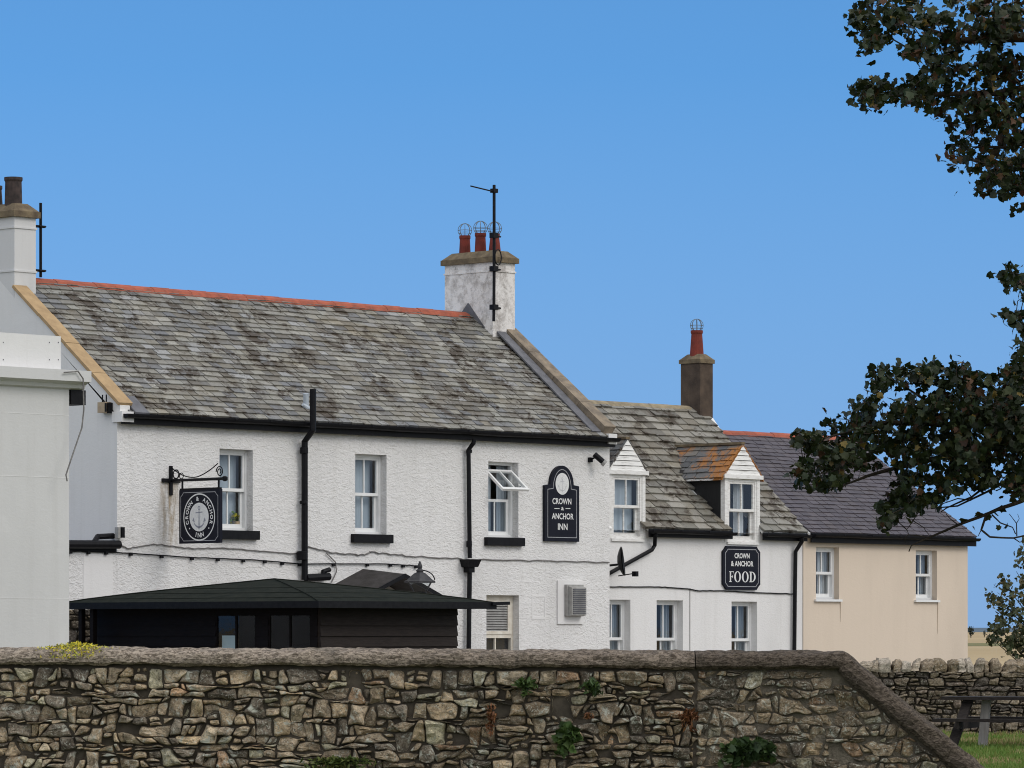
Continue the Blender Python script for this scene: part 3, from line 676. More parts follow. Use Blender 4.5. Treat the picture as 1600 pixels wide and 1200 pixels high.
m.tube([(us, -.29-.05*math.cos(2*math.pi*i/16), zs+.075+.05*math.sin(2*math.pi*i/16)) for i in range(16)], .008, 6, closed=True)
sp = [(us, -1.27+(.09-.0026*i)*math.cos(i*.42), zs+.12+(.10-.0028*i)*math.sin(i*.42)) for i in range(26)]
m.tube(sp, .010, 6)
br = m.build('bracket', M['black_paint'], hs)
yl_, yr_ = YG(282, us), YG(345.5, us)          # board from yl_ (near the wall) to yr_ (outer edge)
zbt = Z(266, 765)-.02; zbb = Z(266, 850); 
m = MB(); m.box(us-.03, us+.03, yr_, yl_, zbb, zbt); bd = m.build('board', M['sign_black'], hs)
m = MB()
for yy in (yl_-.05, yr_+.06): m.tube([(us, yy, zbt-.01), (us, yy, zs)], .018, 6)
m.box(us-.035, us+.035, yr_+.02, yl_-.02, zbt, zbt+.03); m.build('hanger', M['black_paint'], hs)
bw, bh = (yl_-yr_), (zbt-zbb); byc, bzc = (yl_+yr_)/2, (zbt+zbb)/2
def onb(k): return lambda x, y: (us-.03-k, byc-x, bzc+y)
hx, hy2 = bw/2-.045, bh/2-.045; nt_ = .07
def notch(hx, hy, c): return [(-hx+c, -hy), (hx-c, -hy), (hx-c*.55, -hy+c*.55), (hx, -hy+c), (hx, hy-c), (hx-c*.55, hy-c*.55), (hx-c, hy), (-hx+c, hy), (-hx+c*.55, hy-c*.55), (-hx, hy-c), (-hx, -hy+c), (-hx+c*.55, -hy+c*.55)]
m = MB(); v, f = outline2(notch(hx, hy2, nt_), .011); put2d(m, v, f, onb(.003)); m.build('border', M['sign_line'], bd)
m = MB(); RO = .405; v, f = ring2(0, -.01, RO, RO, RO-.022, RO-.022, 64); put2d(m, v, f, onb(.004))
def arc_text(s, r, a0, a1, size, flip=False):
    n = len(s)
    for i, chx in enumerate(s):
        if chx == ' ': continue
        t = R(a0+(a1-a0)*i/(n-1)); vs, fs = text_poly(chx, size, .003)
        rot = t-math.pi/2 if not flip else t+math.pi/2
        put2d(m, [(r*math.cos(t)+x*math.cos(rot)-y*math.sin(rot), -.01+r*math.sin(t)+x*math.sin(rot)+y*math.cos(rot)) for x, y in vs], fs, onb(.005))
arc_text('CROWN & ANCHOR', .313, 197, -17, .098); arc_text('INN', .313, 255, 285, .11, True)
for t in (218, 322): put2d(m, ell(.312*math.cos(R(t)), -.01+.312*math.sin(R(t)), .014, .014, 10), [tuple(range(10))], onb(.005))
m.build('lettering', M['sign_white'], bd)
m = MB(); put2d(m, ell(0, -.01, .245, .245, 48), [tuple(range(48))], onb(.006)); dk = m.build('disc', M['sign_white'], bd)
m = MB(); v, f = anchor2(0, -.01, .21); put2d(m, v, f, onb(.009)); m.build('anchor', M['sign_grey'], bd)
def stain_mat():
    t = NT('rust_wash'); n = t.noise(2.2, t.vec((5, 5, .8)), 8, .7, .4); sp = t.n('ShaderNodeSeparateXYZ'); t.l(t.tc.outputs['Generated'], sp.inputs[0])
    e = t.n('ShaderNodeMath', operation='SUBTRACT'); t.l(sp.outputs['X'], e.inputs[0]); e.inputs[1].default_value = .5
    e2 = t.n('ShaderNodeMath', operation='ABSOLUTE'); t.l(e.outputs[0], e2.inputs[0])
    f = t.n('ShaderNodeMapRange'); f.inputs['From Min'].default_value = .5; f.inputs['From Max'].default_value = .12; t.l(e2.outputs[0], f.inputs['Value'])
    g = t.n('ShaderNodeMapRange'); g.inputs['From Min'].default_value = .0; g.inputs['From Max'].default_value = .5; t.l(sp.outputs['Z'], g.inputs['Value'])
    a = t.n('ShaderNodeMath', operation='MULTIPLY'); t.l(f.outputs[0], a.inputs[0]); t.l(g.outputs[0], a.inputs[1])
    b = t.n('ShaderNodeMath', operation='MULTIPLY'); t.l(a.outputs[0], b.inputs[0]); t.l(t.ramp(n, .38, .66), b.inputs[1])
    c = t.n('ShaderNodeMath', operation='MULTIPLY'); t.l(b.outputs[0], c.inputs[0]); c.inputs[1].default_value = .95
    d = t.n('ShaderNodeBsdfDiffuse'); t.l(t.mix(t.noise(3), (.40, .29, .17), (.44, .38, .29)), d.inputs[0]); tr = t.n('ShaderNodeBsdfTransparent'); mx = t.n('ShaderNodeMixShader')
    t.l(c.outputs[0], mx.inputs[0]); t.l(tr.outputs[0], mx.inputs[1]); t.l(d.outputs[0], mx.inputs[2]); t.l(mx.outputs[0], t.o.inputs[0]); M['rust_wash'] = t.m
stain_mat()
m = MB(); a = hole(246, 284, 752, 872); m.add([(a[0], -.004, a[2]), (a[1], -.004, a[2]), (a[1], -.004, a[3]), (a[0], -.004, a[3])], [(0, 1, 2, 3)]); m.build('rust_stain', M['rust_wash'], inn)
# arched sign
def px_poly(pts, y): return [(U(a, y), Z(a, b, y)) for a, b in pts]
ya = -.06; L_, R_2 = U(851.5, ya), U(905, ya); zbase = Z(878, 846, ya); zsh = Z(878, 759, ya); ztop = Z(878, 727.5, ya)
cxa = (L_+R_2)/2; W2 = (R_2-L_)/2; ar = W2*.68; ah = ztop-zsh
asn = thing('arched_sign', 'black arched pub sign with white lettering and oval emblem on inn front', 'sign', (cxa, 0, zbase))
def arched(inset):
    p = [(cxa-W2+inset, zbase+inset), (cxa+W2-inset, zbase+inset), (cxa+W2-inset, zsh-inset)]; r, h = ar-inset, ah
    p += [(cxa+r*math.cos(math.pi*i/24), zsh-inset+.02+(h-.02)*math.sin(math.pi*i/24)) for i in range(25)]
    return p+[(cxa-W2+inset, zsh-inset)]
m = MB(); m.prism([(x, ya, z) for x, z in arched(0)], (0, .06, 0)); sb = m.build('board', M['sign_black'], asn)
def fa(k): return lambda x, z: (x, ya-k, z)
m = MB(); v, f = outline2(arched(.075), .012); put2d(m, v, f, fa(.003)); m.build('border', M['sign_line'], sb)
m = MB(); zo = (Z(878, 739, ya)+Z(878, 773, ya))/2; ro = (Z(878, 739, ya)-Z(878, 773, ya))/2
put2d(m, ell(cxa, zo, ro*.90, ro, 40), [tuple(range(40))], fa(.004)); em = m.build('emblem', M['sign_white'], sb)
m = MB(); v, f = anchor2(cxa, zo-.01, ro*.72); put2d(m, v, f, fa(.007)); m.build('anchor', M['emblem_grey'], sb)
m = MB()
def line_txt(mb, s, px0, px1, py0, py1, y, fn, bold=.02):
    pc = (px0+px1)/2; v, f = fit_text(s, U(px0, y), U(px1, y), Z(pc, py1, y), Z(pc, py0, y), bold); put2d(mb, v, f, fn)
for w_ in (('CROWN', 863, 892.5, 778.5, 788), ('ANCHOR', 862, 896, 802, 811.5), ('INN', 871.5, 886.5, 818, 828), ('&', 876.5, 881, 792, 797.5)):
    m = MB(); line_txt(m, *w_, ya, fa(.004)); m.build('lettering', M['sign_white'], sb)
for a, b_2 in ((866, 874), (883.5, 891)): m = MB(); put2d(m, [UZ(a, 795.2, ya), UZ(b_2, 795.2, ya), UZ(b_2, 794, ya), UZ(a, 794, ya)], [(0, 1, 2, 3)], fa(.004)); m.build('dash', M['sign_white'], sb)
# security camera
uc, zc = UZ(930, 718, -.1)
cc = thing('security_camera', 'small black security camera under the gutter at the inn corner', 'camera', (uc, 0, zc))
m = MB(); m.box(uc-.10, uc-.02, -.06, .0, zc-.05, zc+.04); m.tube([(uc-.06, -.05, zc), (uc-.02, -.12, zc+.04)], .018, 6); m.build('mount', M['black_paint'], cc)
m = MB(); m.tube([(uc-.05, -.12, zc+.10), (uc+.09, -.24, zc-.06)], .055, 10); m.build('housing', M['black_paint'], cc)
m = MB(); m.tube([(uc+.075, -.228, zc-.045), (uc+.11, -.258, zc-.085)], .066, 10); m.build('lens_ring', M['grey_vent'], cc)
# floodlight on the left gable, junction box at the corner
y_ = YG(166, -.03)
fl = thing('flood_light', 'beige sensor lamp box with two prongs on the shaded gable', 'lamp', (-.03, y_, Z(183, 637)))
zf = EYE+(HY-637)/F*DEP(0, y_)
m = MB(); m.box(-.14, 0.002, y_-.10, y_+.10, zf-.09, zf+.09); m.build('body', M['beige_box'], fl); m = MB(); m.box(-.16, -.13, y_-.13, y_-.11, zf-.08, zf+.07); m.box(-.1, 0, y_-.14, y_-.10, zf-.1, zf+.08); m.build('bracket', M['black_paint'], fl)
for k in (.05, -.05): m = MB(); m.tube([(-.07, y_+k, zf+.09), (-.07, y_+k, zf+.22)], .012, 6); m.build('prong', M['black_paint'], fl)
uj, zj = UZ(188, 832, -.06)
jb = thing('junction_box', 'small dark box fixed at the left corner of the inn', 'box', (uj, 0, zj))
m = MB(); m.box(uj-.07, uj-.02, -.09, 0.002, zj-.10, zj+.09); m.build('clamp', M['grey_vent'], jb); m = MB(); m.box(uj-.012, uj+.05, -.12, 0.002, zj-.09, zj+.09); m.build('case', M['black_paint'], jb)
# mast by the left chimney, TV aerial on the right chimney
um, ym = U(63.5, 3.1), 3.1
ms = thing('mast_pole', 'bare dark pole strapped beside the left chimney', 'pole', (um, ym, RZ))
m = MB(); m.tube([(um, ym, RZ+.05), (um, ym, Z(63, 317, ym))], .026, 8); m.build('pole', M['black_paint'], ms)
for py in (354, 423):
    m = MB(); zz = Z(63, py, ym); m.box(lu0+.44, um+.09, ym-.03, ym+.03, zz-.02, zz+.02); m.tube([(um-.06, ym-.05, zz), (um+.08, ym-.05, zz)], .014, 6); m.build('clamp', M['black_paint'], ms)
ya2 = 2.40; ua = U(771.5, ya2)
ae = thing('tv_aerial', 'tall dark television aerial strapped to the three pot chimney', 'aerial', (ua, ya2, Z(771, 500, ya2)))
m = MB(); m.tube([(ua, ya2, Z(771, 502, ya2)), (ua+.01, ya2, Z(772, 430, ya2)), (ua+.01, ya2, Z(773, 289, ya2))], .030, 8); m.build('mast', M['black_paint'], ae)
m = MB(); z1_ = Z(773, 299, ya2); m.tube([(ua+.05, ya2-.03, z1_-.02), (ua-.62, ya2+.02, z1_+.055)], .014, 6); m.box(ua-.05, ua+.07, ya2-.05, ya2+.05, z1_-.03, z1_+.05); m.build('boom', M['black_paint'], ae)
for py in (368, 420, 480): m = MB(); zz = Z(772, py, ya2); m.tube([(ua-.03, ya2-.02, zz), (ua+.28, ya2+.09, zz)], .018, 6); m.box(ua-.06, ua+.07, ya2-.06, ya2+.06, zz-.05, zz+.05); m.build('clamp', M['black_paint'], ae)
m = MB(); zz = Z(774, 402, ya2); m.tube([(ua+.09+.09*math.cos(t), ya2-.03, zz+.15*math.sin(t)) for t in [2*math.pi*i/18 for i in range(18)]], .012, 6, closed=True); m.build('cable_loop', M['black_paint'], ae)
# potted plant behind the first window
up, zp = U(366, .33), Z(366, 818, .33)
pp = thing('potted_plant', 'small yellow flowered potted plant inside the leftmost upper window', 'plant', (up, .28, h1[2]))
m = MB(); m.lathe((up, .28, h1[2]+.05), [(.05, 0), (.07, .12)], 12); m.build('pot', M['beige_box'], pp)
m = MB()
for i in range(60):
    c = Vector((up+rnd.gauss(0, .06), .28+rnd.gauss(0, .025), h1[2]+.25+rnd.gauss(0, .06))); m.col = (.42, .36, .03) if rnd.random() < .5 else (.12, .20, .04)
    a = Vector((rnd.uniform(-1, 1), rnd.uniform(-1, 1), rnd.uniform(-1, 1))).normalized()*.04; b2 = a.orthogonal().normalized()*.03; m.add([c-a, c+b2, c+a, c-b2], [(0, 1, 2, 3)])
m.build('flowers', M['leaf'], pp)

# ------------------------------------------------------------------ white cottage with dormers
CY = .80; CU1 = 19.05; CEZ = 3.66; CRY = CY+2.8; CRZ = 6.36
cot = thing('white_cottage', 'lower white cottage with two dormers and large grey slates beside the inn', 'building', (15.7, CY, 0))
g1 = hole(947, 985, 937, 1060, CY); g2 = hole(1026, 1067, 938, 1060, CY); g3 = hole(1143, 1183, 940, 1060, CY)
D1 = dict(l=U(951, CY), r=U(1008, CY), apx=UZ(979, 688, CY), ze=Z(979, 739, CY), zb=Z(979, 842, CY))
D2 = dict(l=U(1132, CY), r=U(1187, CY), apx=UZ(1158, 696, CY), ze=Z(1158, 746, CY), zb=Z(1158, 847, CY))
dh = [(d['l']+.05, d['r']-.05, d['zb'], CEZ+.2) for d in (D1, D2)]
m = MB(); wall_holes(m, LU+.002, CU1, 0, CEZ, CY, [g1, g2, g3]+[(a, b, c, CEZ) for a, b, c, _ in dh], .2); m.build('wall', M['render_cottage'], cot)
m = MB(); house_shell(m, LU+.002, CU1, CY+.004, 2*CRY-CY, CEZ-.05, CRY, CRZ-.06); m.build('gable_wall', M['render_cottage'], cot)
cb = Vector((0, CRY-CY+.12, CRZ-CEZ-.03)); CLb = cb.length; cb.normalize()
def skipd(s, t):
    u = LU+.02+s; y = CY-.12+t*cb.y; z = CEZ+.03+t*cb.z
    for d in (D1, D2):
        c = (d['l']+d['r'])/2; hw_ = (d['r']-d['l'])/2; 
        if abs(u-c) < hw_-.02 and z < d['ze']+(d['apx'][1]-d['ze'])*(1-abs(u-c)/hw_): return True
    return False
m = MB(); slates(m, (LU+.02, CY-.12, CEZ+.03), UV, cb, CU1-LU, CLb, 19, (.26, .46), .024, PAL_B, random.Random(5), skipd, .01)
m.prism([(LU, 2*CRY-CY+.1, CEZ), (CU1, 2*CRY-CY+.1, CEZ), (CU1, CRY, CRZ-.03), (LU, CRY, CRZ-.03)], (0, -.02, -.05))
# deck strips between the dormers
for a, b in ((LU, D1['l']), (D1['r'], D2['l']), (D2['r'], CU1)): m.prism([(a, CY-.1, CEZ+.02), (b, CY-.1, CEZ+.02), (b, CRY, CRZ-.04), (a, CRY, CRZ-.04)], (0, .02, -.04))
crf = m.build('roof', M['slate'], cot)
m = MB(); ridge_tiles(m, LU+.03, CU1-.35, CRY, CRZ+.01, .10, .6); m.build('ridge_tiles', M['ridge_tan'], crf)
m = MB(); m.prism([(CU1+.005, CRY-.62, CRZ-.62), (CU1+.005, CRY-.28, CRZ-.22), (CU1+.005, CRY+.3, CRZ-.15), (CU1+.005, CRY+.3, CRZ-.62)], (.1, 0, 0)); m.build('gable_upstand', M['render_cottage'], cot)
cu = U(1094, CRY-.27)
chimney(cot, cu, cu+.40, CRY-.27, CRY+.27, CRZ-.6, Z(1094, 567, CRY-.27), 'stack_brown', 'cap_concrete', .20, [(cu+.2, CRY, .50, .145, .115, 'pot_red', .135)], oversail=.03)
def dormer(d, rust):
    c = d['apx'][0]; l, r, ze, zb, za = d['l'], d['r'], d['ze'], d['zb'], d['apx'][1]; c = (l+r)/2
    yb = lambda z: CY-.12+(z-CEZ-.03)*cb.y/cb.z
    dm = MB(); f = .09                       # white boxed front: corner posts and the boarded gable
    dm.box(l, l+f, CY-.01, CY+.10, zb, ze); dm.box(r-f, r, CY-.01, CY+.10, zb, ze); dm.box(l-.05, r+.05, CY-.06, CY+.08, ze-.03, ze+.05)
    do = dm.build('dormer', M['white_wood'], cot)
    g = MB(); n = 6
    for i in range(n):
        z0, z1 = ze+.05+(za-ze-.05)*i/n, ze+.05+(za-ze-.05)*(i+1)/n-.012; k0 = 1-(z0-ze)/(za-ze); k1 = max(.02, 1-(z1-ze)/(za-ze)); hw_ = (r-l)/2+.03
        g.prism([(c-hw_*k0, CY-.035, z0), (c+hw_*k0, CY-.035, z0), (c+hw_*k1, CY-.02, z1), (c-hw_*k1, CY-.02, z1)], (0, .08, 0))
    g.build('gable_boards', M['board_weathered'], do)
    q = MB()
    for u in (l, r-.04): q.prism([(u, CY+.1, CEZ-.05), (u, CY+.1, ze), (u, yb(ze)+.05, ze)], (.04, 0, 0))
    q.build('cheek', M['black_cheek'], do)
    rf = MB(); ov = .10
    for sg in (-1, 1):
        hw_ = (r-l)/2+ov; zl = ze-.03
        O = Vector((c+sg*hw_, CY-.03, zl)) if sg < 0 else Vector((c+hw_, yb(zl)+.06, zl)); 
        up = Vector((-sg*hw_, 0, za+.03-zl)); Ls = up.length; up.normalize()
        aln = Vector((0, 1, 0)) if sg > 0 else Vector((0, -1, 0))
        # plane spanned by depth and rise; slates stop where the main roof takes over
        dep = yb(za)+.05-(CY-.03)
        O2 = Vector((c+sg*hw_, CY-.03, zl)) if sg > 0 else Vector((c-hw_, CY-.03+dep, zl))
        slates(rf, O2, aln, up, dep, Ls, 6, (.22, .40), .012, [(.115, .12, .13), (.145, .145, .15), (.10, .105, .115), (.16, .15, .14)], random.Random(9), None, .008)
        rf.prism([(c+sg*hw_, CY-.025, zl-.01), (c+sg*hw_, CY+dep-.05, zl-.01), (c, CY+dep-.05, za+.01), (c, CY-.025, za+.01)], (0, 0, -.03))
    rf.build('dormer_roof', M['slate_rust' if rust else 'slate'], do)
    rt = MB(); rt.bar((c, CY-.03, za+.045), (c, yb(za)+.05, za+.045), .11, .05); rt.build('ridge_capping', M['cap_concrete'], do)
    window(cot, l+f, r-f, zb, ze-.03, CY+.005, sill=dict(o=.03, p=.04, h=.05, m='white_wood', y=CY, **{'in': .2}), drapes='mid' if rust else 'net', fm='white_wood', lower_in=.06, fw=.06)
dormer(D1, False); dormer(D2, True)
for h, dr in ((g1, 'grey'), (g2, 'grey'), (g3, 'grey')): window(cot, h[0]-.02, h[1], h[2]-.0, h[3], CY+.15, drapes=dr, lower_in=.06, fw=.05)
m = MB(); gutter(m, D1['r']-.02, D2['l']+.10, CY-.20, CEZ, .065, .13); m.build('gutter', M['black_paint'], cot)
m = MB(); gutter(m, D2['r']-.04, CU1, CY-.20, CEZ-.01, .065, .13); m.build('gutter', M['black_paint'], cot)
b = MB(); P = [(1024, 834, CY-.2), (1023, 852, CY-.08), (1019, 859, CY-.08), (930, 908, CY-.08)]; b.tube([(U(a, y), y, Z(a, c, y)) for a, c, y in P], .04, 8); b.build('downpipe', M['black_paint'], cot)
b = MB(); P = [(1253, 840, CY-.22), (1253, 846, CY-.18), (1243, 862, CY-.07), (1242, 930, CY-.07), (1241, 1040, CY-.07)]; b.tube([(U(a, y), y, Z(a, c, y)) for a, c, y in P], .042, 8); b.build('downpipe', M['black_paint'], cot)
cable('cable', [(953, 917), (1030, 917), (1075, 920), (1090, 923), (1130, 923), (1180, 926), (1240, 928)], CY-.02, .013, cot, 'black_paint', wob=.01)
b = MB(); b.tube([(U(1078, CY-.005), CY-.005, Z(1078, 921, CY)), (U(1078, CY-.005), CY-.005, Z(1078, 1040, CY))], .008, 5); b.build('cable', M['cable_grey'], cot)
# satellite dish, wall bracket lamp, food sign
ud, zd = UZ(966, 878, CY-.45)
sd = thing('satellite_dish', 'dark satellite dish seen edge on beside the inn corner', 'dish', (ud, CY-.45, zd))
m = MB(); vs = []; n = 20; dirn = Vector((.62, -.78, .12)).normalized(); t1 = dirn.cross(Vector((0, 0, 1))).normalized(); t2 = t1.cross(dirn)
for j, rr in enumerate((0.001, .12, .22, .29)):
    for i in range(n): an = 2*math.pi*i/n; vs.append(Vector((ud, CY-.45, zd))+t1*rr*math.cos(an)*.9+t2*rr*math.sin(an)+dirn*(rr*rr*1.2))
fs = [(j*n+i, j*n+(i+1) % n, (j+1)*n+(i+1) % n, (j+1)*n+i) for j in range(3) for i in range(n)]; m.add(vs, fs); m.add([v-dirn*.02 for v in vs], [tuple(reversed(f)) for f in fs]); m.build('reflector', M['black_paint'], sd, smooth=True)
m = MB(); m.tube([(ud, CY-.45, zd-.05), (ud-.25, CY-.0, zd-.10)], .022, 8); m.tube([(ud, CY-.45, zd-.27), (ud+.28, CY-.62, zd-.22)], .012, 6); m.box(ud+.26, ud+.34, -.02+CY-.65, CY-.57, zd-.28, zd-.18); m.build('arm', M['black_paint'], sd)
yf = CY-.05; L_, R_2, zt_, zb_ = U(1130, yf), U(1188, yf), Z(1159, 853.5, yf), Z(1159, 921.5, yf)
fs_ = thing('food_sign', 'black notched board lettered FOOD below the right dormer of the cottage', 'sign', ((L_+R_2)/2, CY, zb_))
cx, cz, hx, hz = (L_+R_2)/2, (zt_+zb_)/2, (R_2-L_)/2, (zt_-zb_)/2
def sg(i, c): return [(cx+x, cz+z) for x, z in notch(hx-i, hz-i, c)]
m = MB(); m.prism([(x, yf, z) for x, z in sg(0, .11)], (0, .05, 0)); fb = m.build('board', M['sign_black'], fs_)
def ff(k): return lambda x, z: (x, yf-k, z)
m = MB(); v, f = outline2(sg(.065, .075), .014); put2d(m, v, f, ff(.003)); m.build('border', M['sign_line'], fb)
m = MB(); line_txt(m, 'CROWN', 1147.5, 1171, 864.5, 872.5, yf, ff(.004), .03); line_txt(m, '& ANCHOR', 1142, 1177, 876.5, 885, yf, ff(.004), .03)
def serif(mb, ch, px0, px1):
    u0, u1 = U(px0, yf), U(px1, yf); z0, z1 = Z(1159, 909.5, yf), Z(1159, 893, yf); fn = ff(.004)
    def X(x): return u0+(u1-u0)*x
    def Zz(z): return z0+(z1-z0)*z
    def q(p): put2d(mb, [(X(a), Zz(b)) for a, b in p], [tuple(range(len(p)))], fn)
    if ch == 'F':
        q([(.15, .05), (.42, .05), (.42, .95), (.15, .95)]); q([(0, 0), (.58, 0), (.58, .06), (0, .06)]); q([(0, .94), (.98, .94), (.98, 1), (0, 1)]); q([(.98, .72), (1.0, .94), (.90, .94)]); q([(.42, .47), (.75, .47), (.75, .54), (.42, .54)]); q([(.70, .38), (.80, .38), (.80, .63), (.70, .63)])
    elif ch == 'O':
        v, f = ring2(.5, .5, .5, .52, .26, .46, 32); put2d(mb, [(X(a), Zz(b)) for a, b in v], f, fn)
    elif ch == 'D':
        q([(.12, .05), (.36, .05), (.36, .95), (.12, .95)]); q([(0, 0), (.36, 0), (.36, .06), (0, .06)]); q([(0, .94), (.36, .94), (.36, 1), (0, 1)])
        N = 20; vs = []
        for i in range(N+1): t = -math.pi/2+math.pi*i/N; vs += [(.36+.64*math.cos(t), .5+.5*math.sin(t)), (.36+.39*math.cos(t), .5+.44*math.sin(t))]
        put2d(mb, [(X(a), Zz(b)) for a, b in vs], [(2*i, 2*i+2, 2*i+3, 2*i+1) for i in range(N)], fn)
serif(m, 'F', 1139, 1146.5); serif(m, 'O', 1147, 1157.5); serif(m, 'O', 1159, 1169.5); serif(m, 'D', 1170.5, 1180.5)
m.build('lettering', M['sign_white'], fb)

# ------------------------------------------------------------------ cream house
HYF = .78; HU0 = CU1+.002; HU1 = U(1512, HYF); HEZ = Z(1400, 840, HYF)+.02; HRY = HYF+3.3; HRZ = 5.92
hs2 = thing('cream_house', 'cream rendered house with purple grey slate roof at the end of the row', 'building', ((HU0+HU1)/2, HYF, 0))
k1 = hole(1275, 1311, 855, 936.5, HYF); k2 = hole(1431, 1464, 860, 937.5, HYF)
m = MB(); wall_holes(m, HU0, HU1, 0, HEZ, HYF, [k1, k2], .2); m.build('wall', M['render_cream'], hs2)
m = MB(); house_shell(m, HU0+.003, HU1, HYF+.003, 2*HRY-HYF, HEZ-.05, HRY, HRZ-.06); m.build('gable_wall', M['render_cream'], hs2)
hb = Vector((0, HRY-HYF+.12, HRZ-HEZ-.03)); HLb = hb.length; hb.normalize()
m = MB(); slates(m, (HU0+.12, HYF-.12, HEZ+.03), UV, hb, HU1-HU0+.05, HLb, 25, (.24, .27), .010, PAL_C, random.Random(11), None, .003)
for a, b in ((HYF-.1, HRY), (2*HRY-HYF+.1, HRY)): m.prism([(HU0+.1, a, HEZ+.01), (HU1+.12, a, HEZ+.01), (HU1+.12, b, HRZ-.04), (HU0+.1, b, HRZ-.04)], (0, 0, -.05))
hrf = m.build('roof', M['slate_dark'], hs2)
m = MB(); ridge_tiles(m, HU0+.1, HU1+.1, HRY, HRZ+.02, .12, .45); m.build('ridge_tiles', M['ridge_red'], hrf)
m = MB(); gutter(m, HU0+.1, HU1+.13, HYF-.2, HEZ, .065, .17); m.build('gutter', M['black_paint'], hs2)
for h, dr in ((k1, 'pair'), (k2, 'grey')):
    window(hs2, h[0]-.02, h[1], h[2], h[3], HYF+.13, drapes=dr, lower_in=.06, fw=.055, sill=dict(o=.04, p=.06, h=.045, m='white_upvc', y=HYF, **{'in': .14}))
simple('streak', (.30, .235, .18), (.46, .36, .27), 3, .9, 0, 30, .1, (1, 1, 1))
for px, a, b_3 in ((1313, 940, 972), (1465, 941, 990)):
    m = MB(); u_ = U(px, HYF-.003); z0_, z1_ = Z(px, b_3, HYF), Z(px, a, HYF); m.add([(u_-.02, HYF-.003, z1_), (u_+.02, HYF-.003, z1_), (u_+.004, HYF-.003, z0_), (u_-.004, HYF-.003, z0_)], [(3, 2, 1, 0)]); m.build('stain', M['streak'], hs2)

# ------------------------------------------------------------------ white building at the left edge of the view
lx, ly = w2fr(*at(108, 985, 60)[:2])
def UL(px, y=None): return U(px, ly if y is None else y)
def ZL(px, py): return Z(px, py, ly)
lb = thing('white_building', 'plain white flat fronted building with a moulded cornice at the left edge', 'building', (lx-4, ly, 0))
zc0, zc1 = ZL(60, 606), ZL(60, 577)
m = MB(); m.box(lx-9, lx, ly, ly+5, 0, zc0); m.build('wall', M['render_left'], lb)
m = MB()
prof = [(0, 0), (-.07, .02), (-.09, .07), (-.16, .10), (-.22, .11), (-.22, zc1-zc0), (.2, zc1-zc0+.02), (.2, 0)]
m.prism([(lx-9, ly+p, zc0+q) for p, q in prof], (9.24, 0, 0)); m.build('cornice', M['render_left'], lb)
m = MB(); m.box(lx-9, UL(95, ly+.02), ly+.02, ly+4, zc1+.005, ZL(60, 523)); pb = m.build('parapet', M['render_gable'], lb)
m = MB()
for px in (5, 77, 91):
    for py in (535, 562): u_ = UL(px, ly+.02); z_ = Z(px, py, ly+.02); m.lathe((u_, ly+.018, z_), [(.007, -.008), (.007, .008)], 8)
m.build('screw', M['lead'], pb)
m = MB(); m.box(lx+.02, UL(131)+.02, ly-.02, ly+.3, ZL(110, 632), zc0-.002); m.build('gutter_outlet', M['black_paint'], lb)
m = MB()
for py in (647, 745, 935): m.box(lx-9, lx-.002, ly-.003, ly+.002, ZL(60, py)-.004, ZL(60, py)+.004)
m.build('band_joint', M['render_gable'], lb)
b = MB(); P = [(100, 582), (122, 580), (130, 592), (131, 640), (128, 668), (112, 715), (103, 742), (105, 752)]; b.tube([(UL(a, ly-.26), ly-.26, Z(a, c, ly-.26)) for a, c in P], .011, 6); b.build('cable', M['cable_grey'], lb)

# ------------------------------------------------------------------ dark timber hut
ku, ky = w2fr(*at(500, 985, 62)[:2])
HW = U(714, ky)-ku; HD = YG(150, ku)-ky
hut = thing('timber_hut', 'dark brown timber hut with shallow felt roof standing before the inn', 'hut', (ku+HW/2, ky+HD/2, 0))
ez = Z(500, 944, ky); pz = EYE+(HY-905)/F*(DEP(ku+HW/2, ky+HD/2)); ov = .42
m = MB(); nb = 13
for i in range(nb):
    z0, z1 = ez*i/nb, ez*(i+1)/nb
    m.prism([(ku, ky-.028, z0), (ku, ky, z1), (ku, ky+.05, z1), (ku, ky+.05, z0)], (HW, 0, 0))
m.build('board_wall', M['hut_board'], hut)
hw1 = (YG(400, ku), YG(338, ku)); hw2 = (YG(486, ku), YG(420, ku)); zw0, zw1 = .9, EYE+(HY-962)/F*DEP(ku, (hw1[0]+hw2[1])/2)
m = MB(); ys = [ky+.05, hw2[0], hw2[1], hw1[0], hw1[1], ky+HD]
def lap(ya, yb, za, zb):
    n = max(1, round((zb-za)/.16))
    for i in range(n):
        z0, z1 = za+(zb-za)*i/n, za+(zb-za)*(i+1)/n; m.prism([(ku-.022, ya, z0), (ku, ya, z1), (ku+.06, ya, z1), (ku+.06, ya, z0)], (0, yb-ya, 0))
for a, b in ((0, 1), (2, 3), (4, 5)): lap(ys[a], ys[b], 0, ez)
for a, b in ((1, 2), (3, 4)): lap(ys[a], ys[b], 0, zw0); lap(ys[a], ys[b], zw1, ez)
m.box(ku+.06, ku+HW, ky+HD-.06, ky+HD, 0, ez); m.box(ku+HW-.06, ku+HW, ky+.06, ky+HD-.06, 0, ez); m.build('side_wall', M['hut_dark'], hut)
for (a, b) in (hw1, hw2):
    m = MB(); c = (a+b)/2
    for y0, y1 in ((a, a+.025), (b-.025, b), (c-.018, c+.018)): m.box(ku-.004, ku+.035, y0, y1, zw0, zw1)
    wo = m.build('window', M['hut_dark'], hut); m = MB(); m.add([(ku+.012, a, zw0), (ku+.012, b, zw0), (ku+.012, b, zw1), (ku+.012, a, zw1)], [(3, 2, 1, 0)]); m.build('pane', M['glass_dull'], wo)
m = MB(); e = ov; A = [(ku-e, ky-e), (ku+HW+e, ky-e), (ku+HW+e, ky+HD+e), (ku-e, ky+HD+e)]; ct = (ku+HW/2, ky+HD/2); zz = ez+.03; nn = 8
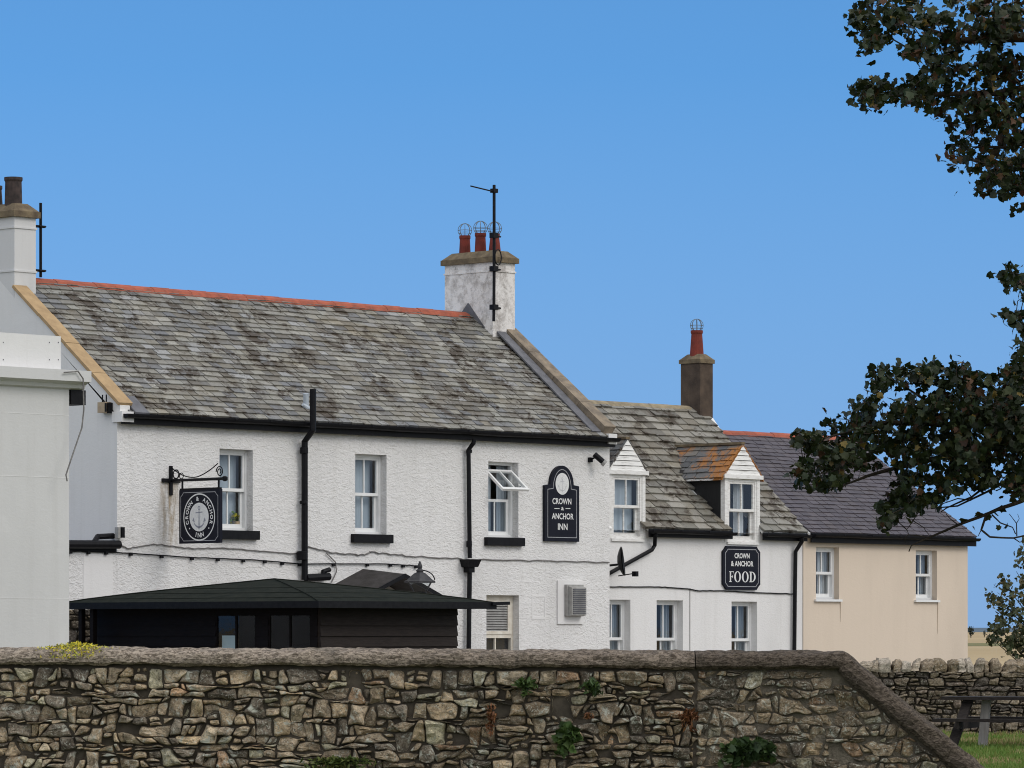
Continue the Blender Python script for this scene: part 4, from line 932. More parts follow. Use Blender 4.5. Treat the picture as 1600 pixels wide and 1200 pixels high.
for i in range(4):
    a, b = A[i], A[(i+1) % 4]
    for j in range(nn):
        t0, t1 = j/nn, (j+1)/nn
        def Q(p, t): k = t**.85; return (p[0]+(ct[0]-p[0])*t, p[1]+(ct[1]-p[1])*t, zz+(pz-zz)*k)
        m.add([Q(a, t0), Q(b, t0), Q(b, t1), Q(a, t1)], [(0, 1, 2, 3)])
m.add([(*p, zz-.002) for p in A], [(3, 2, 1, 0)])
for i in range(4):                                  # lapped felt seams and capped hips
    a, b = A[i], A[(i+1) % 4]; m.tube([tuple(Vector(Q(a, j/8))+Vector((0, 0, .006))) for j in range(9)],   .012, 5)
    for t in (.14, .34, .56):
        m.bar(Vector(Q(a, t))+Vector((0, 0, .002)), Vector(Q(b, t))+Vector((0, 0, .002)), .02, .006)
hr = m.build('roof', M['felt'], hut)
m = MB(); f = .02
m.box(ku-e-f, ku+HW+e+f, ky-e-f, ky-e, zz-.09, zz+.015); m.box(ku-e-f, ku-e, ky-e, ky+HD+e, zz-.09, zz+.015); m.box(ku+HW+e, ku+HW+e+f, ky-e, ky+HD+e, zz-.09, zz+.015); m.bar((ku+HW+e-.1, ky-e-.03, zz-.01), (ku+HW+e+.28, ky-e-.03, zz+.0), .06, .05); m.build('fascia', M['black_paint'], hr)
for px in (128, 146): m = MB(); yy = YG(px, ku-.3); m.box(ku-.34, ku-.26, yy-.04, yy+.04, 0, ez); m.build('veranda_post', M['hut_dark'], hut)
un = ku+.10; ya_, yb_ = YG(366, ku), YG(339, ku); zn = EYE+(HY-993)/F*DEP(ku, ya_)
m = MB(); m.box(ku+.06, ku+.075, ya_, yb_-.05, zn-.42, zn); nb_ = m.build('notice', M['paper'], None, base=(0, 0, 0))
nb_.location = fr2w(0, 0, 0); nb_.rotation_euler = (0, 0, TH); tag(nb_, 'pale blue notice sheet inside the left window of the hut', 'notice')
# lantern on a post behind the hut
Yl = 71.5; bx, by, bz = at(656, 925, Yl)
ln_ = thing('lantern_post', 'traditional four sided lantern on a dark post rising behind the hut', 'lamp', (bx, by, 0), False)
pm = Yl/F
m = MB(); m.tube([(bx, by, 0), (bx, by, bz)], .05, 10); m.lathe((bx, by, bz-.1), [(.03, 0), (.12, .06), (.12, .1)], 12); m.build('post', M['black_paint'], ln_)
m = MB(); z0 = bz; z1 = EYE+(HY-909)*pm; b0, b1 = .105, .20
for sx in (-1, 1):
    for sy in (-1, 1): m.tube([(bx+sx*b0, by+sy*b0, z0), (bx+sx*b1, by+sy*b1, z1)], .012, 6)
m.build('lantern_frame', M['lantern_metal'], ln_)
m = MB(); g = .97; m.add([(bx+sx*(b0 if k == 0 else b1)*g, by+sy*(b0 if k == 0 else b1)*g, z0 if k == 0 else z1) for k in (0, 1) for sx, sy in ((-1, -1), (1, -1), (1, 1), (-1, 1))], [(0, 1, 5, 4), (1, 2, 6, 5), (2, 3, 7, 6), (3, 0, 4, 7)]); m.build('lantern_glass', M['glass'], ln_)
m = MB(); zt2 = EYE+(HY-894)*pm; zf2 = EYE+(HY-877)*pm
m.lathe((bx, by, z1), [(.27, -.02), (.27, .015), (.23, .03), (.10, zt2-z1-.02), (.055, zt2-z1), (.07, zt2-z1+.03), (.035, zt2-z1+.06), (.045, zt2-z1+.10), (.012, zf2-z1)], 4); m.build('lantern_cap', M['lantern_metal'], ln_)
m = MB(); m.tube([(bx+.04+.22*math.sin(t*1.5), by, zt2+.03-.18*(1-math.cos(t*1.5))) for t in [i/10 for i in range(11)]], .012, 6); m.build('lantern_arm', M['black_paint'], ln_)

# ------------------------------------------------------------------ rubble walls
def clip(poly, a, b, c):                           # keep a*x+b*y <= c
    r = []
    for i in range(len(poly)):
        p, q = poly[i], poly[(i+1) % len(poly)]; fp, fq = a*p[0]+b*p[1]-c, a*q[0]+b*q[1]-c
        if fp <= 0: r.append(p)
        if fp*fq < 0: t = fp/(fp-fq); r.append((p[0]+(q[0]-p[0])*t, p[1]+(q[1]-p[1])*t))
    return r
tree_shade = lambda x: 1.0
def rubble(mb, x0, x1, z0, z1, ch, cw, rg, pal, fn, gap=.010, bulge=.05, big=.12, ztop=None, split=.28, wild=1.0):
    """roughly coursed rubble: fn(x, z, out) gives the 3-D point; some stones rise through two courses, some are split thin"""
    zs = [z0-.02]
    while zs[-1] < z1: zs.append(zs[-1]+ch*rg.uniform(.65, 1.4))
    if z1-zs[-2] < ch*.35: zs.pop(-2)
    zs[-1] = z1; nr = len(zs)-1
    def zb(k, x):
        if k <= 0: return zs[0]
        if k >= nr: return zs[nr]+.10*ch*noise.noise((x*6, 77, 0))
        return zs[k]+ch*wild*(.46*noise.noise((x*2.1, k*7.3, 1))+.34*noise.noise((x*7, k*3.1, 5)))
    block = [[] for _ in range(nr+2)]; polys = []
    for k in range(nr):
        x = x0; tl = 0.0
        bl = sorted(block[k])
        while x < x1-.01:
            inb = [q for q in bl if q[0]-1e-6 <= x < q[1]-1e-6]
            if inb: x = inb[0][1]; tl = inb[0][2]; continue
            wd = cw*rg.choice([.35, .45, .6, .7, .8, .9, 1, 1.1, 1.3, 1.6, 2.0]); nx_ = [q for q in bl if q[0] > x+1e-6]
            e = min([x+wd, x1]+[q[0] for q in nx_]); stop = [q for q in nx_ if abs(q[0]-e) < 1e-6]
            if nx_ and not stop and nx_[0][0]-e < cw*.25: e = nx_[0][0]; stop = [nx_[0]]
            tr_ = stop[0][3] if stop else rg.gauss(0, ch*.24*wild)
            kt = k+1
            if k+2 <= nr and wd < cw*1.4 and wd > cw*.5 and rg.random() < big and not stop: kt = k+2; block[k+1].append((x, e, tr_, tl))
            L = e-x
            if L > .015:
                n = max(2, int(L/(ch*.3))); n2 = max(1, int((zb(kt, x)-zb(k, x))/(ch*.3)))
                bot = [(x-tl+(L-tr_+tl)*i/n, 0) for i in range(n+1)]; top = [(x+tl+(L+tr_-tl)*i/n, 0) for i in range(n+1)]
                bot = [(a, zb(k, a)) for a, _ in bot]; top = [(a, zb(kt, a)) for a, _ in top]
                def side(p, q): return [(p[0]+(q[0]-p[0])*i/(n2+1), p[1]+(q[1]-p[1])*i/(n2+1)) for i in range(1, n2+1)]
                if rg.random() < split and kt == k+1 and L > cw*.5:
                    f0, f1 = rg.uniform(.3, .7), rg.uniform(.3, .7); mid = [(b_[0]+(t_[0]-b_[0])*(f0+(f1-f0)*i/n), b_[1]+(t_[1]-b_[1])*(f0+(f1-f0)*i/n)) for i, (b_, t_) in enumerate(zip(bot, top))]
                    polys.append(bot+mid[::-1])
                    if rg.random() < .4 and n >= 4: j = rg.randint(1, n-1); polys.append(mid[:j+1]+top[:j+1][::-1]); polys.append(mid[j:]+top[j:][::-1])
                    else: polys.append(mid+top[::-1])
                else: polys.append(bot+side(bot[-1], top[-1])+top[::-1]+side(top[0], bot[0]))
            x = e; tl = tr_
    for poly in polys:
        if ztop:
            cx_ = sum(x for x, z in poly)/len(poly)
            if max(z-ztop(x) for x, z in poly) > 0:
                a_, b_ = ztop(cx_+.05)-ztop(cx_-.05), .1
                poly = clip(poly, -a_, b_, -a_*cx_+b_*ztop(cx_))
                if len(poly) < 4: continue
        pts = poly; m_ = len(pts); pts = [(pts[k][0]*.64+(pts[k-1][0]+pts[(k+1) % m_][0])*.18, pts[k][1]*.64+(pts[k-1][1]+pts[(k+1) % m_][1])*.18) for k in range(m_)]
        cx_ = sum(x for x, z in pts)/len(pts); cz_ = sum(z for x, z in pts)/len(pts)
        wx_ = (max(x for x, z in pts)-min(x for x, z in pts))/2; wz_ = (max(z for x, z in pts)-min(z for x, z in pts))/2; rad = min(wx_, wz_)
        if rad < .009: continue
        gp = gap*rg.uniform(.3, 1.5); pr = rg.uniform(-.6, 1)*bulge*.8; sx_, sz_ = rg.gauss(0, .14), rg.gauss(0, .2)
        if rg.random() < .06: pr -= bulge*1.1
        c = rg.choice(pal); k_ = rg.uniform(.68, 1.22)*tree_shade(cx_); mb.col = tuple(v*k_ for v in c); sd = rg.random()*50
        rings = []
        for (ins, dep) in ((gp, -.06), (gp*1.1, .1), (gp+rad*.10, .62), (gp+rad*.26, .88), (gp+rad*.60, 1.0)):
            fx, fz = max(.15, 1-ins/wx_), max(.12, 1-ins/wz_); ring = []
            for (x, z) in pts:
                X, Zc = cx_+(x-cx_)*fx, cz_+(z-cz_)*fz
                if dep >= 0:
                    o_ = bulge*.62*dep+pr*min(1, dep*2)+(X-cx_)*sx_*min(1, dep*2)+(Zc-cz_)*sz_*min(1, dep*2)+.022*noise.noise((X*9+sd, Zc*9, sd))*(.4+dep)+.014*noise.noise((X*24, Zc*24, sd))*(.3+dep)
                    X += .020*noise.noise((X*13, Zc*13, sd+9)); Zc += .018*noise.noise((X*13, Zc*13, sd+19))
                else: o_ = dep
                ring.append(fn(X, Zc, o_))
            rings.append(ring)
        n = len(pts); vs = [p for r_ in rings for p in r_]; fs = [(a*n+k, a*n+(k+1) % n, (a+1)*n+(k+1) % n, (a+1)*n+k) for a in range(4) for k in range(n)]
        vs.append(fn(cx_, cz_, bulge*.62+pr+.02*noise.noise((cx_*9+sd, cz_*9, sd)))); L4 = 4*n
        fs += [(L4+k, L4+(k+1) % n, 5*n) for k in range(n)]
        mb.add(vs, fs)
    mb.col = (1, 1, 1)
PAL_S = [(.205, .178, .138), (.18, .158, .128), (.225, .195, .15), (.16, .142, .118), (.195, .172, .142), (.135, .122, .106), (.235, .20, .15), (.185, .162, .128), (.19, .17, .142), (.10, .093, .085), (.215, .160, .118), (.205, .188, .156), (.175, .152, .12), (.165, .148, .125)]
PAL_S = PAL_S+[(.25, .255, .215), (.085, .08, .074)]
PAL_S = [tuple(c*k for c, k in zip(p, (2.0, 1.84, 1.64))) for p in PAL_S]
WY = 32.0
def wx(px): return (px-800)/F*WY
def wz(py): return EYE+(HY-py)/F*WY
tree_shade = lambda x: 1.26-.52*min(1, max(0, (x+3.6)/5.0))+.14*noise.noise((x*.9, 2, 2))     # tree shade painted into the stones, darker towards the right
fw_ = thing('front_stone_wall', 'long rubble stone wall with rounded coping and a sloping right end in the foreground', 'wall', (0, WY, 0), False)
XL, XJ, XK = -9.0, wx(1086), wx(1322)
def ctop(x):                                        # top of the coping along the wall
    if x <= XK: return wz(1011)+(wz(1018)-wz(1011))*(x-wx(0))/(wx(1322)-wx(0))
    return max(.10, ctop(XK)-(x-XK)*(1200-1018)/(1542-1322))
XE = XK+1.62
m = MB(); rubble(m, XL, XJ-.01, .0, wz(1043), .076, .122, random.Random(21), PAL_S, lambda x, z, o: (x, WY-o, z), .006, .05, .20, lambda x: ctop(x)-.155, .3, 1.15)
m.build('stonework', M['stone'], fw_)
PAL_S_SHADE = [tuple(c*.88 for c in p) for p in PAL_S]  # right section palette darkened to hold the shade under the tree
m = MB(); rubble(m, XJ+.01, XE+.3, .0, wz(1045), .074, .112, random.Random(22), PAL_S_SHADE, lambda x, z, o: (x, WY+.012-o, z), .006, .030, .10, lambda x: ctop(x)-(.15 if x < XK-.15 else .24), .2, 1.5)
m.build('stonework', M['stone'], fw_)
def slab(mb, x0, x1, yo, th):
    n = 40; t = lambda x: ctop(x)-.10
    mb.add([(x0+(x1-x0)*i/n, WY+yo, z) for i in range(n+1) for z in (-.05, t(x0+(x1-x0)*i/n))], [(2*i, 2*i+2, 2*i+3, 2*i+1) for i in range(n)])
    mb.add([(x0+(x1-x0)*i/n, WY+th, z) for i in range(n+1) for z in (-.05, t(x0+(x1-x0)*i/n))], [(2*i+1, 2*i+3, 2*i+2, 2*i) for i in range(n)])
m = MB(); slab(m, XL, XJ+.02, .014, .44); m.build('core', M['gap_dark'], fw_)
m = MB(); slab(m, XJ, XE+.25, .018, .44); m.build('core', M['mortar'], fw_)
def cope(x0, x1, seed, name='coping', th=.138, mt='coping_stone'):
    b = MB(); st = .035; n = int((x1-x0)/st); prof = []
    K = 14; yc = WY+.21; hwid = .285
    prof = [(-hwid+.03, -th), (-hwid, -th+.02), (-hwid-.005, -th*.62)]+[(-hwid*math.cos(math.pi*k/K), -th*.55+th*.55*math.sin(math.pi*k/K)**.75) for k in range(K+1)]+[(hwid, -th*.7), (hwid-.03, -th)]
    m_ = len(prof)
    for i in range(n+1):
        x = x0+(x1-x0)*i/n; e = .04; sl_ = (ctop(min(x1, x+e))-ctop(max(x0, x-e)))/(min(x1, x+e)-max(x0, x-e)); nx, nz = -sl_/math.hypot(1, sl_), 1/math.hypot(1, sl_)
        wv = .010*noise.noise((x*1.1, seed, 0))
        vs = []
        sc_q = 1+.22*min(1, max(0, (x-XK+.05)/.15))
        for (p, q) in prof:
            q *= sc_q; P = Vector((x+nx*q, yc+p, ctop(x)+nz*q+wv)); d_ = .022*noise.noise(P*7+Vector((seed, 0, 0)))+.016*noise.noise(P*19)+.009*noise.noise(P*45)
            if q < -th+.001: d_ += .018*noise.noise((x*3.5, 7, seed))+.010*noise.noise((x*11, 3, seed))
            vs.append(P+Vector((nx*.6, (-.8 if p < 0 else .8), nz*.6))*d_)
        base = len(b.v); b.add(vs, [])
        if i: 
            for k in range(m_): b.f.append([base-m_+k, base-m_+(k+1) % m_, base+(k+1) % m_, base+k]); b.mi.append(0)
    b.f.append(list(range(m_))); b.mi.append(0); b.f.append(list(reversed(range(len(b.v)-m_, len(b.v))))); b.mi.append(0)
    return b.build(name, M[mt], fw_)
cope(XL, XJ-.004, 3.3); cope(XJ+.004, XE, 8.8, mt='coping_shaded')['label'] = 'coping with a sloping end, coloured darker for tree shade'
tree_shade = lambda x: 1.0
# back wall with upright cap stones
BY = 66.5
bw_ = thing('field_stone_wall', 'lower dry stone wall with upright cap stones behind the picnic table', 'wall', (at(1500, 0, BY)[0], BY, 0), False)
bx0, bx1 = at(1120, 0, BY)[0], at(1760, 0, BY)[0]; bzt = EYE+(HY-1049)/F*BY
PAL_D = [(.20, .165, .125), (.15, .125, .10), (.24, .20, .15), (.11, .095, .085), (.30, .25, .19), (.18, .145, .12)]
m = MB(); rubble(m, bx0, bx1, 0, bzt, .105, .21, random.Random(31), PAL_D, lambda x, z, o: (x, BY-o, z), .010, .06, .12); m.build('stonework', M['stone_far'], bw_)
m = MB(); m.box(bx0, bx1, BY+.05, BY+.5, 0, bzt-.02); m.build('core', M['gap_dark'], bw_)
m = MB(); x = bx0; rg = random.Random(33); zc_t = EYE+(HY-1029)/F*BY
while x < bx1:
    wd = rg.uniform(.10, .27); h = (zc_t-bzt)*rg.uniform(.85, 1.08); c = rg.choice([(.38, .33, .27), (.30, .26, .21), (.24, .195, .145), (.42, .38, .33), (.20, .16, .11)]); m.col = c; tl = rg.gauss(.05, .08)
    seg = 4; vs = []; NR = 10; rings_ = 6
    for j in range(rings_):
        t = j/(rings_-1); zz = bzt-.01+h*t; k = math.sqrt(max(.05, 1-(max(0, t-.45)/.6)**2))
        for i in range(NR):
            an = 2*math.pi*i/NR; ex = math.copysign(abs(math.cos(an))**.4, math.cos(an)); ey = math.copysign(abs(math.sin(an))**.4, math.sin(an))
            p = Vector((x+wd/2+tl*t*.5+ex*wd*.5*k, BY+.18+ey*.27*k, zz)); nz_ = noise.noise(p*6)*.05+noise.noise(p*17)*.03; vs.append(p+Vector((ex*nz_, ey*nz_, nz_*.5)))
    m.add(vs, [(j*NR+i, j*NR+(i+1) % NR, (j+1)*NR+(i+1) % NR, (j+1)*NR+i) for j in range(rings_-1) for i in range(NR)]+[tuple(range((rings_-1)*NR, rings_*NR))]); x += wd*.93
m.build('cap_stones', M['stone_far'], bw_)
# short rubble wall behind the hut veranda
sx, sy = at(127, 0, 66.6)[:2]
rw = thing('veranda_stone_wall', 'dark rubble wall glimpsed between the posts at the left end of the hut', 'wall', (sx, sy, 0), False)
m = MB(); rubble(m, sx-1.0, sx+.6, 0, 2.05, .11, .22, random.Random(35), PAL_D, lambda x, z, o: (x, sy-o, z), .012, .05, .05); m.build('stonework', M['stone_far'], rw)
m = MB(); m.box(sx-1.0, sx+.6, sy+.04, sy+.35, 0, 2.04); m.build('core', M['gap_dark'], rw)

# ------------------------------------------------------------------ picnic table
TY = 59.5; al = R(-20); tc = at(1480, 1088, TY); ax = Vector((math.cos(al), math.sin(al), 0)); pv = Vector((math.sin(al), -math.cos(al), 0))
pt = thing('picnic_table', 'dark weathered wooden picnic table with attached bench standing on the grass', 'table', (tc[0]+.8, TY, 0), False)
o = Vector((tc[0], TY, 0)); zt_ = EYE+(HY-1088)/F*TY; zs_ = EYE+(HY-1121)/F*TY
m = MB()
for i in range(5): m.obox(o+pv*(-.37+i*.15)+Vector((0, 0, zt_-.045)), ax*1.9, pv*.14, Vector((0, 0, .045)))
m.build('table_top', M['timber_shaded'], pt)
for off in (.62, -.86):
    m = MB()
    for i in range(2): m.obox(o+pv*(off+i*.13)+Vector((0, 0, zs_-.045)), ax*1.9, pv*.12, Vector((0, 0, .045)))
    m.build('bench', M['timber_shaded'], pt)
for s in (.36, 1.55):
    q = o+ax*s
    m = MB(); m.bar(q+pv*.16+Vector((0, 0, zt_-.04)), q+pv*.86-ax*.10+Vector((0, 0, -.02)), .06, .14, ax); m.build('leg', M['timber_shaded'], pt)
    q2 = q+ax*.22
    m = MB(); m.bar(q2-pv*.02+Vector((0, 0, zt_-.04)), q2+pv*.04-ax*.05+Vector((0, 0, -.02)), .06, .13, ax); lg = m.build('leg', M['timber_lit'], pt); lg['label'] = 'upright leg coloured pale as if lit'
    m = MB(); m.bar(q-pv*.8+Vector((0, 0, zs_-.10)), q+pv*.85+Vector((0, 0, zs_-.10)), .05, .10); m.build('cross_beam', M['timber_shaded'], pt)

# ------------------------------------------------------------------ leaves, trees, plants
LEAF = [(0, -.46), (.24, -.42), (.46, -.30), (.36, -.06), (.46, .18), (.24, .22), (0, .58), (-.24, .22), (-.46, .18), (-.36, -.06), (-.46, -.30), (-.24, -.42)]
def leaf(mb, c, s, rg, col, droop=.3, shape=LEAF, curl=.18):
    n = Vector((rg.gauss(0, .8), rg.gauss(0, .8), rg.gauss(.3, .8))).normalized(); t = n.orthogonal().normalized(); a = rg.random()*6.283
    t = Matrix.Rotation(a, 3, n) @ t; t = (t+Vector((0, 0, -droop))).normalized(); b = n.cross(t).normalized(); n = t.cross(b)
    vs = [c+b*x*s+t*y*s+n*(abs(x)*curl*s-abs(y)*curl*.6*s) for x, y in shape]; mb.col = col
    k = len(shape); mb.add([c]+vs, [(0, 1+i, 1+(i+1) % k) for i in range(k)])
def limb(mb, pts, r0, r1, rg, jit=.05, n=7):
    P = [Vector(p) for p in pts]; Q = []; 
    for i in range(len(P)-1):
        for k in range(4): t = k/4; v = P[i].lerp(P[i+1], t); v += Vector((noise.noise(v*1.7), noise.noise(v*1.7+Vector((5, 0, 0))), noise.noise(v*1.7+Vector((0, 5, 0)))))*jit; Q.append(v)
    Q.append(P[-1]); rs = [r0+(r1-r0)*i/(len(Q)-1) for i in range(len(Q))]; mb.tube(Q, rs, n); return Q
TRY = 38.0
tr = thing('sycamore_tree', 'dark leaved sycamore reaching into the view from the right', 'tree', (at(2000, 0, TRY)[0], TRY+.5, 0), False)
tb = Vector((at(2000, 0, TRY)[0], TRY+.5, 0)); rg = random.Random(41)
trunk = MB(); TRK = limb(trunk, [tb, tb+Vector((.05, 0, 2.2)), tb+Vector((-.1, .1, 4.4)), tb+Vector((.1, .1, 7.5)), tb+Vector((.0, .1, 10.0))], .34, .10, rg, .05, 12)
crown = MB(); twigs = MB()
# clumps: photo position, radii in photo pixels, number of sprays
CL = [(1392, 22, 58, 30, 22), (1352, 20, 22, 22, 7), (1360, 62, 28, 20, 11), (1450, 45, 48, 36, 16), (1515, 35, 60, 45, 26), (1580, 50, 60, 70, 40), (1440, 85, 40, 22, 9), (1500, 100, 60, 45, 24), (1368, 148, 38, 24, 18), (1420, 142, 30, 26, 10), (1470, 140, 50, 36, 18),
      (1560, 150, 60, 60, 38), (1500, 178, 42, 26, 12), (1520, 212, 34, 24, 9), (1500, 240, 22, 16, 6), (1575, 225, 50, 50, 26), (1560, 275, 45, 26, 14), (1600, 300, 34, 28, 14), (1535, 292, 18, 12, 4), (1650, 100, 60, 140, 40), (1650, 270, 50, 80, 20),
      (1578, 425, 20, 18, 6), (1612, 445, 30, 30, 8), (1582, 498, 18, 14, 5), (1618, 520, 26, 30, 8), (1380, 592, 26, 20, 10), (1425, 588, 40, 24, 14), (1455, 578, 14, 14, 4), (1350, 628, 18, 12, 5), (1330, 660, 30, 26, 12), (1275, 680, 30, 16, 8), (1262, 694, 22, 14, 6), (1300, 705, 36, 22, 12),
      (1270, 742, 28, 22, 11), (1310, 738, 22, 18, 7), (1290, 758, 22, 10, 4), (1345, 700, 50, 34, 22), (1400, 660, 50, 36, 26), (1440, 640, 40, 30, 16), (1500, 590, 26, 26, 11), (1535, 600, 26, 22, 9), (1490, 640, 50, 36, 26), (1560, 630, 50, 44, 34), (1595, 590, 20, 24, 7), (1600, 560, 10, 14, 3),
      (1450, 700, 60, 40, 34), (1530, 690, 60, 46, 40), (1600, 700, 50, 60, 38), (1420, 745, 34, 30, 16), (1480, 750, 40, 22, 14), (1398, 790, 26, 20, 11), (1436, 786, 24, 18, 8), (1380, 815, 16, 10, 5), (1560, 752, 44, 16, 12), (1620, 640, 40, 90, 20), (1455, 775, 18, 14, 5), (1600, 770, 24, 14, 6), (1590, 655, 40, 50, 24), (1600, 740, 30, 30, 14), (1515, 740, 40, 22, 14), (1585, 600, 24, 34, 10), (1598, 540, 8, 10, 3)]
hub = lambda px, py: Vector(at(px, py, TRY+.3))
def leafcol(rg, dark):
    q = rg.random()
    if q < .02: c = (.24, .17, .04)
    elif q < .08: c = (.10, .05, .025)
    elif q < .34: c = (.050, .062, .020)
    else: c = (.026, .042, .014)
    k = rg.uniform(.3, .9); return tuple(v*k for v in c)
# limbs feeding the clumps, and the bare lower twigs
tt = lambda z: tb+Vector((0, .1, z))
def P(px, py, dy=0): return Vector(at(px, py, TRY+dy))
NODES = list(TRK[12:])
BR = [([tt(6.6), P(1800, 60), P(1600, 60), P(1500, 60), P(1400, 28)], .09, .012), ([P(1700, 120), P(1560, 150), P(1450, 150), P(1360, 150)], .04, .008), ([P(1650, 200), P(1580, 230), P(1520, 230)], .03, .008), ([P(1480, 90), P(1440, 85), P(1390, 54)], .014, .006),
      ([tt(3.6), P(1800, 560), P(1650, 640), P(1500, 660), P(1380, 660), P(1270, 690)], .07, .006), ([P(1560, 680), P(1420, 730), P(1350, 745), P(1300, 762)], .03, .006), ([P(1500, 650), P(1440, 620), P(1400, 596)], .02, .006),
      ([tt(2.9), P(1750, 740), P(1600, 778), P(1560, 790), P(1500, 822), P(1455, 845), P(1420, 862)], .030, .005), ([P(1560, 790), P(1540, 802), P(1533, 826), P(1545, 836), P(1580, 835), P(1620, 826)], .013, .007), ([P(1580, 835), P(1590, 842), P(1605, 838)], .006, .003),
      ([P(1548, 800), P(1560, 812), P(1578, 818), P(1585, 832)], .008, .004), ([P(1585, 832), P(1584, 812), P(1577, 803)], .006, .003), ([P(1584, 812), P(1590, 803)], .004, .002), ([P(1500, 822), P(1488, 812), P(1480, 802)], .006, .003), ([P(1533, 826), P(1528, 838)], .005, .003),
      ([P(1600, 700), P(1520, 775), P(1470, 800)], .015, .005), ([P(1560, 755), P(1500, 790), P(1455, 795)], .012, .004), ([P(1440, 800), P(1430, 820), P(1420, 835)], .006, .003), ([P(1430, 815), P(1448, 828), P(1452, 836)], .005, .003), ([P(1700, 380), P(1620, 440), P(1580, 425)], .02, .006), ([P(1700, 470), P(1620, 510), P(1582, 500)], .02, .005),
      ([P(1460, 845), P(1425, 840), P(1415, 848)], .005, .003), ([P(1520, 780), P(1500, 778), P(1478, 786), P(1462, 800)], .007, .003)]
for pts, r0, r1 in BR:
    NODES += limb(twigs, pts, r0, r1, rg, .05)
SPR = []
for (px, py, a, b, ns) in CL:
    for _ in range(int(ns*1.3)):
        while True:
            q0, q1, q2 = rg.uniform(-1, 1), rg.uniform(-1, 1), rg.uniform(-1, 1)
            if q0*q0+q1*q1+q2*q2 < 1: break
        SPR.append((Vector(at(px+q0*a, py+q1*b, TRY+q2*1.0)), px, py))
for _ in range(150):                                # the rest of the crown, beyond the edge of the view
    c0 = tb+Vector((rg.uniform(-2.1, 3.0), rg.uniform(-2.4, 2.4), rg.uniform(3.4, 11.2)))
    if c0.x < at(1670, 0, TRY)[0]: continue
    for k in range(9):
        c = c0+Vector((rg.gauss(0, .28), rg.gauss(0, .28), rg.gauss(0, .2)))
        if c.x > at(1655, 0, TRY)[0]: SPR.append((c, 1900, 500))
NP = np.array([tuple(v) for v in NODES]); SP = np.array([tuple(c) for c, _, _ in SPR])
dist = np.sqrt(((SP[:, None, :]-NP[None, :, :])**2).sum(2)).min(1)
for i in np.argsort(dist):                          # every spray grows from the nearest twig already there
    c, px, py = SPR[i]; dd = ((NP-SP[i])**2).sum(1); j = int(dd.argmin()); n0 = Vector(NP[j]); md = n0.lerp(c, .5)+Vector((rg.gauss(0, .02), rg.gauss(0, .02), .03+rg.gauss(0, .02)))
    L = (c-n0).length; twigs.tube([n0, md, c], [.004+.004*min(1, L), .004, .0025], 4); NP = np.vstack([NP, SP[i][None, :], np.array(tuple(md))[None, :]])
    rusty = py < 340 and px > 1470
    for k in range(rg.randint(7, 11)):
        col = leafcol(rg, 0)
        if rusty and rg.random() < .14: col = tuple(v*rg.uniform(.5, 1) for v in (.085, .048, .022))
        leaf(crown, c+Vector((rg.gauss(0, .046), rg.gauss(0, .08), rg.gauss(0, .034))), rg.uniform(.042, .098), rg, col)
for (px, py) in ((1505, 813), (1530, 803), (1556, 802), (1572, 822), (1560, 824), (1522, 826), (1528, 804), (1543, 808), (1566, 796)): 
    leaf(crown, P(px, py), rg.uniform(.06, .09), rg, leafcol(rg, 1), .6)
trunk.build('trunk', M['bark'], tr, smooth=True); twigs.build('branches', M['bark'], tr, smooth=True); crown.build('crown', M['leaf'], tr)
# young tree beyond the field wall
SY = 69.0; sbp = at(1632, 1060, SY)
st_ = thing('young_tree', 'small young tree growing beyond the field wall near the cream house', 'tree', (sbp[0], SY, 0), False)
cr = MB(); tw = MB(); rg = random.Random(51); b0 = Vector((sbp[0], SY, 0)); limb(tw, [b0, b0+Vector((.0, 0, 1.2)), b0+Vector((-.05, 0, 2.6)), b0+Vector((.05, 0, 3.6))], .05, .012, rg, .04)
for (px, py, a, b, ns) in [(1572, 915, 20, 16, 10), (1556, 932, 14, 12, 7), (1582, 945, 22, 20, 14), (1595, 900, 14, 12, 6), (1598, 868, 14, 20, 8), (1594, 975, 30, 24, 26), (1568, 985, 18, 10, 8), (1600, 1008, 40, 18, 24), (1565, 1000, 16, 8, 5), (1620, 940, 24, 70, 24), (1560, 978, 10, 6, 3), (1550, 998, 8, 5, 2), (1590, 1020, 26, 10, 8)]:
    tip = Vector(at(px-a*.5, py-b*.6, SY)); jz = max(.8, tip.z-.9); limb(tw, [b0+Vector((0, 0, jz)), b0.lerp(tip, .5)+Vector((0, 0, (jz+tip.z)/2-b0.z-(tip.z-b0.z)*.5)), tip], .014, .004, rg, .03, 5)
    for _ in range(ns):
        c = Vector(at(px+rg.gauss(0, .5)*a, py+rg.gauss(0, .5)*b, SY+rg.gauss(0, .25)))
        for k in range(9):
            cc_ = rg.choice([(.05, .065, .03), (.07, .075, .03), (.04, .05, .024), (.12, .10, .045), (.09, .095, .045)]); leaf(cr, c+Vector((rg.gauss(0, .05), rg.gauss(0, .06), rg.gauss(0, .04))), rg.uniform(.05, .095), rg, cc_)
tw.build('trunk', M['bark'], st_, smooth=True); cr.build('crown', M['leaf'], st_)
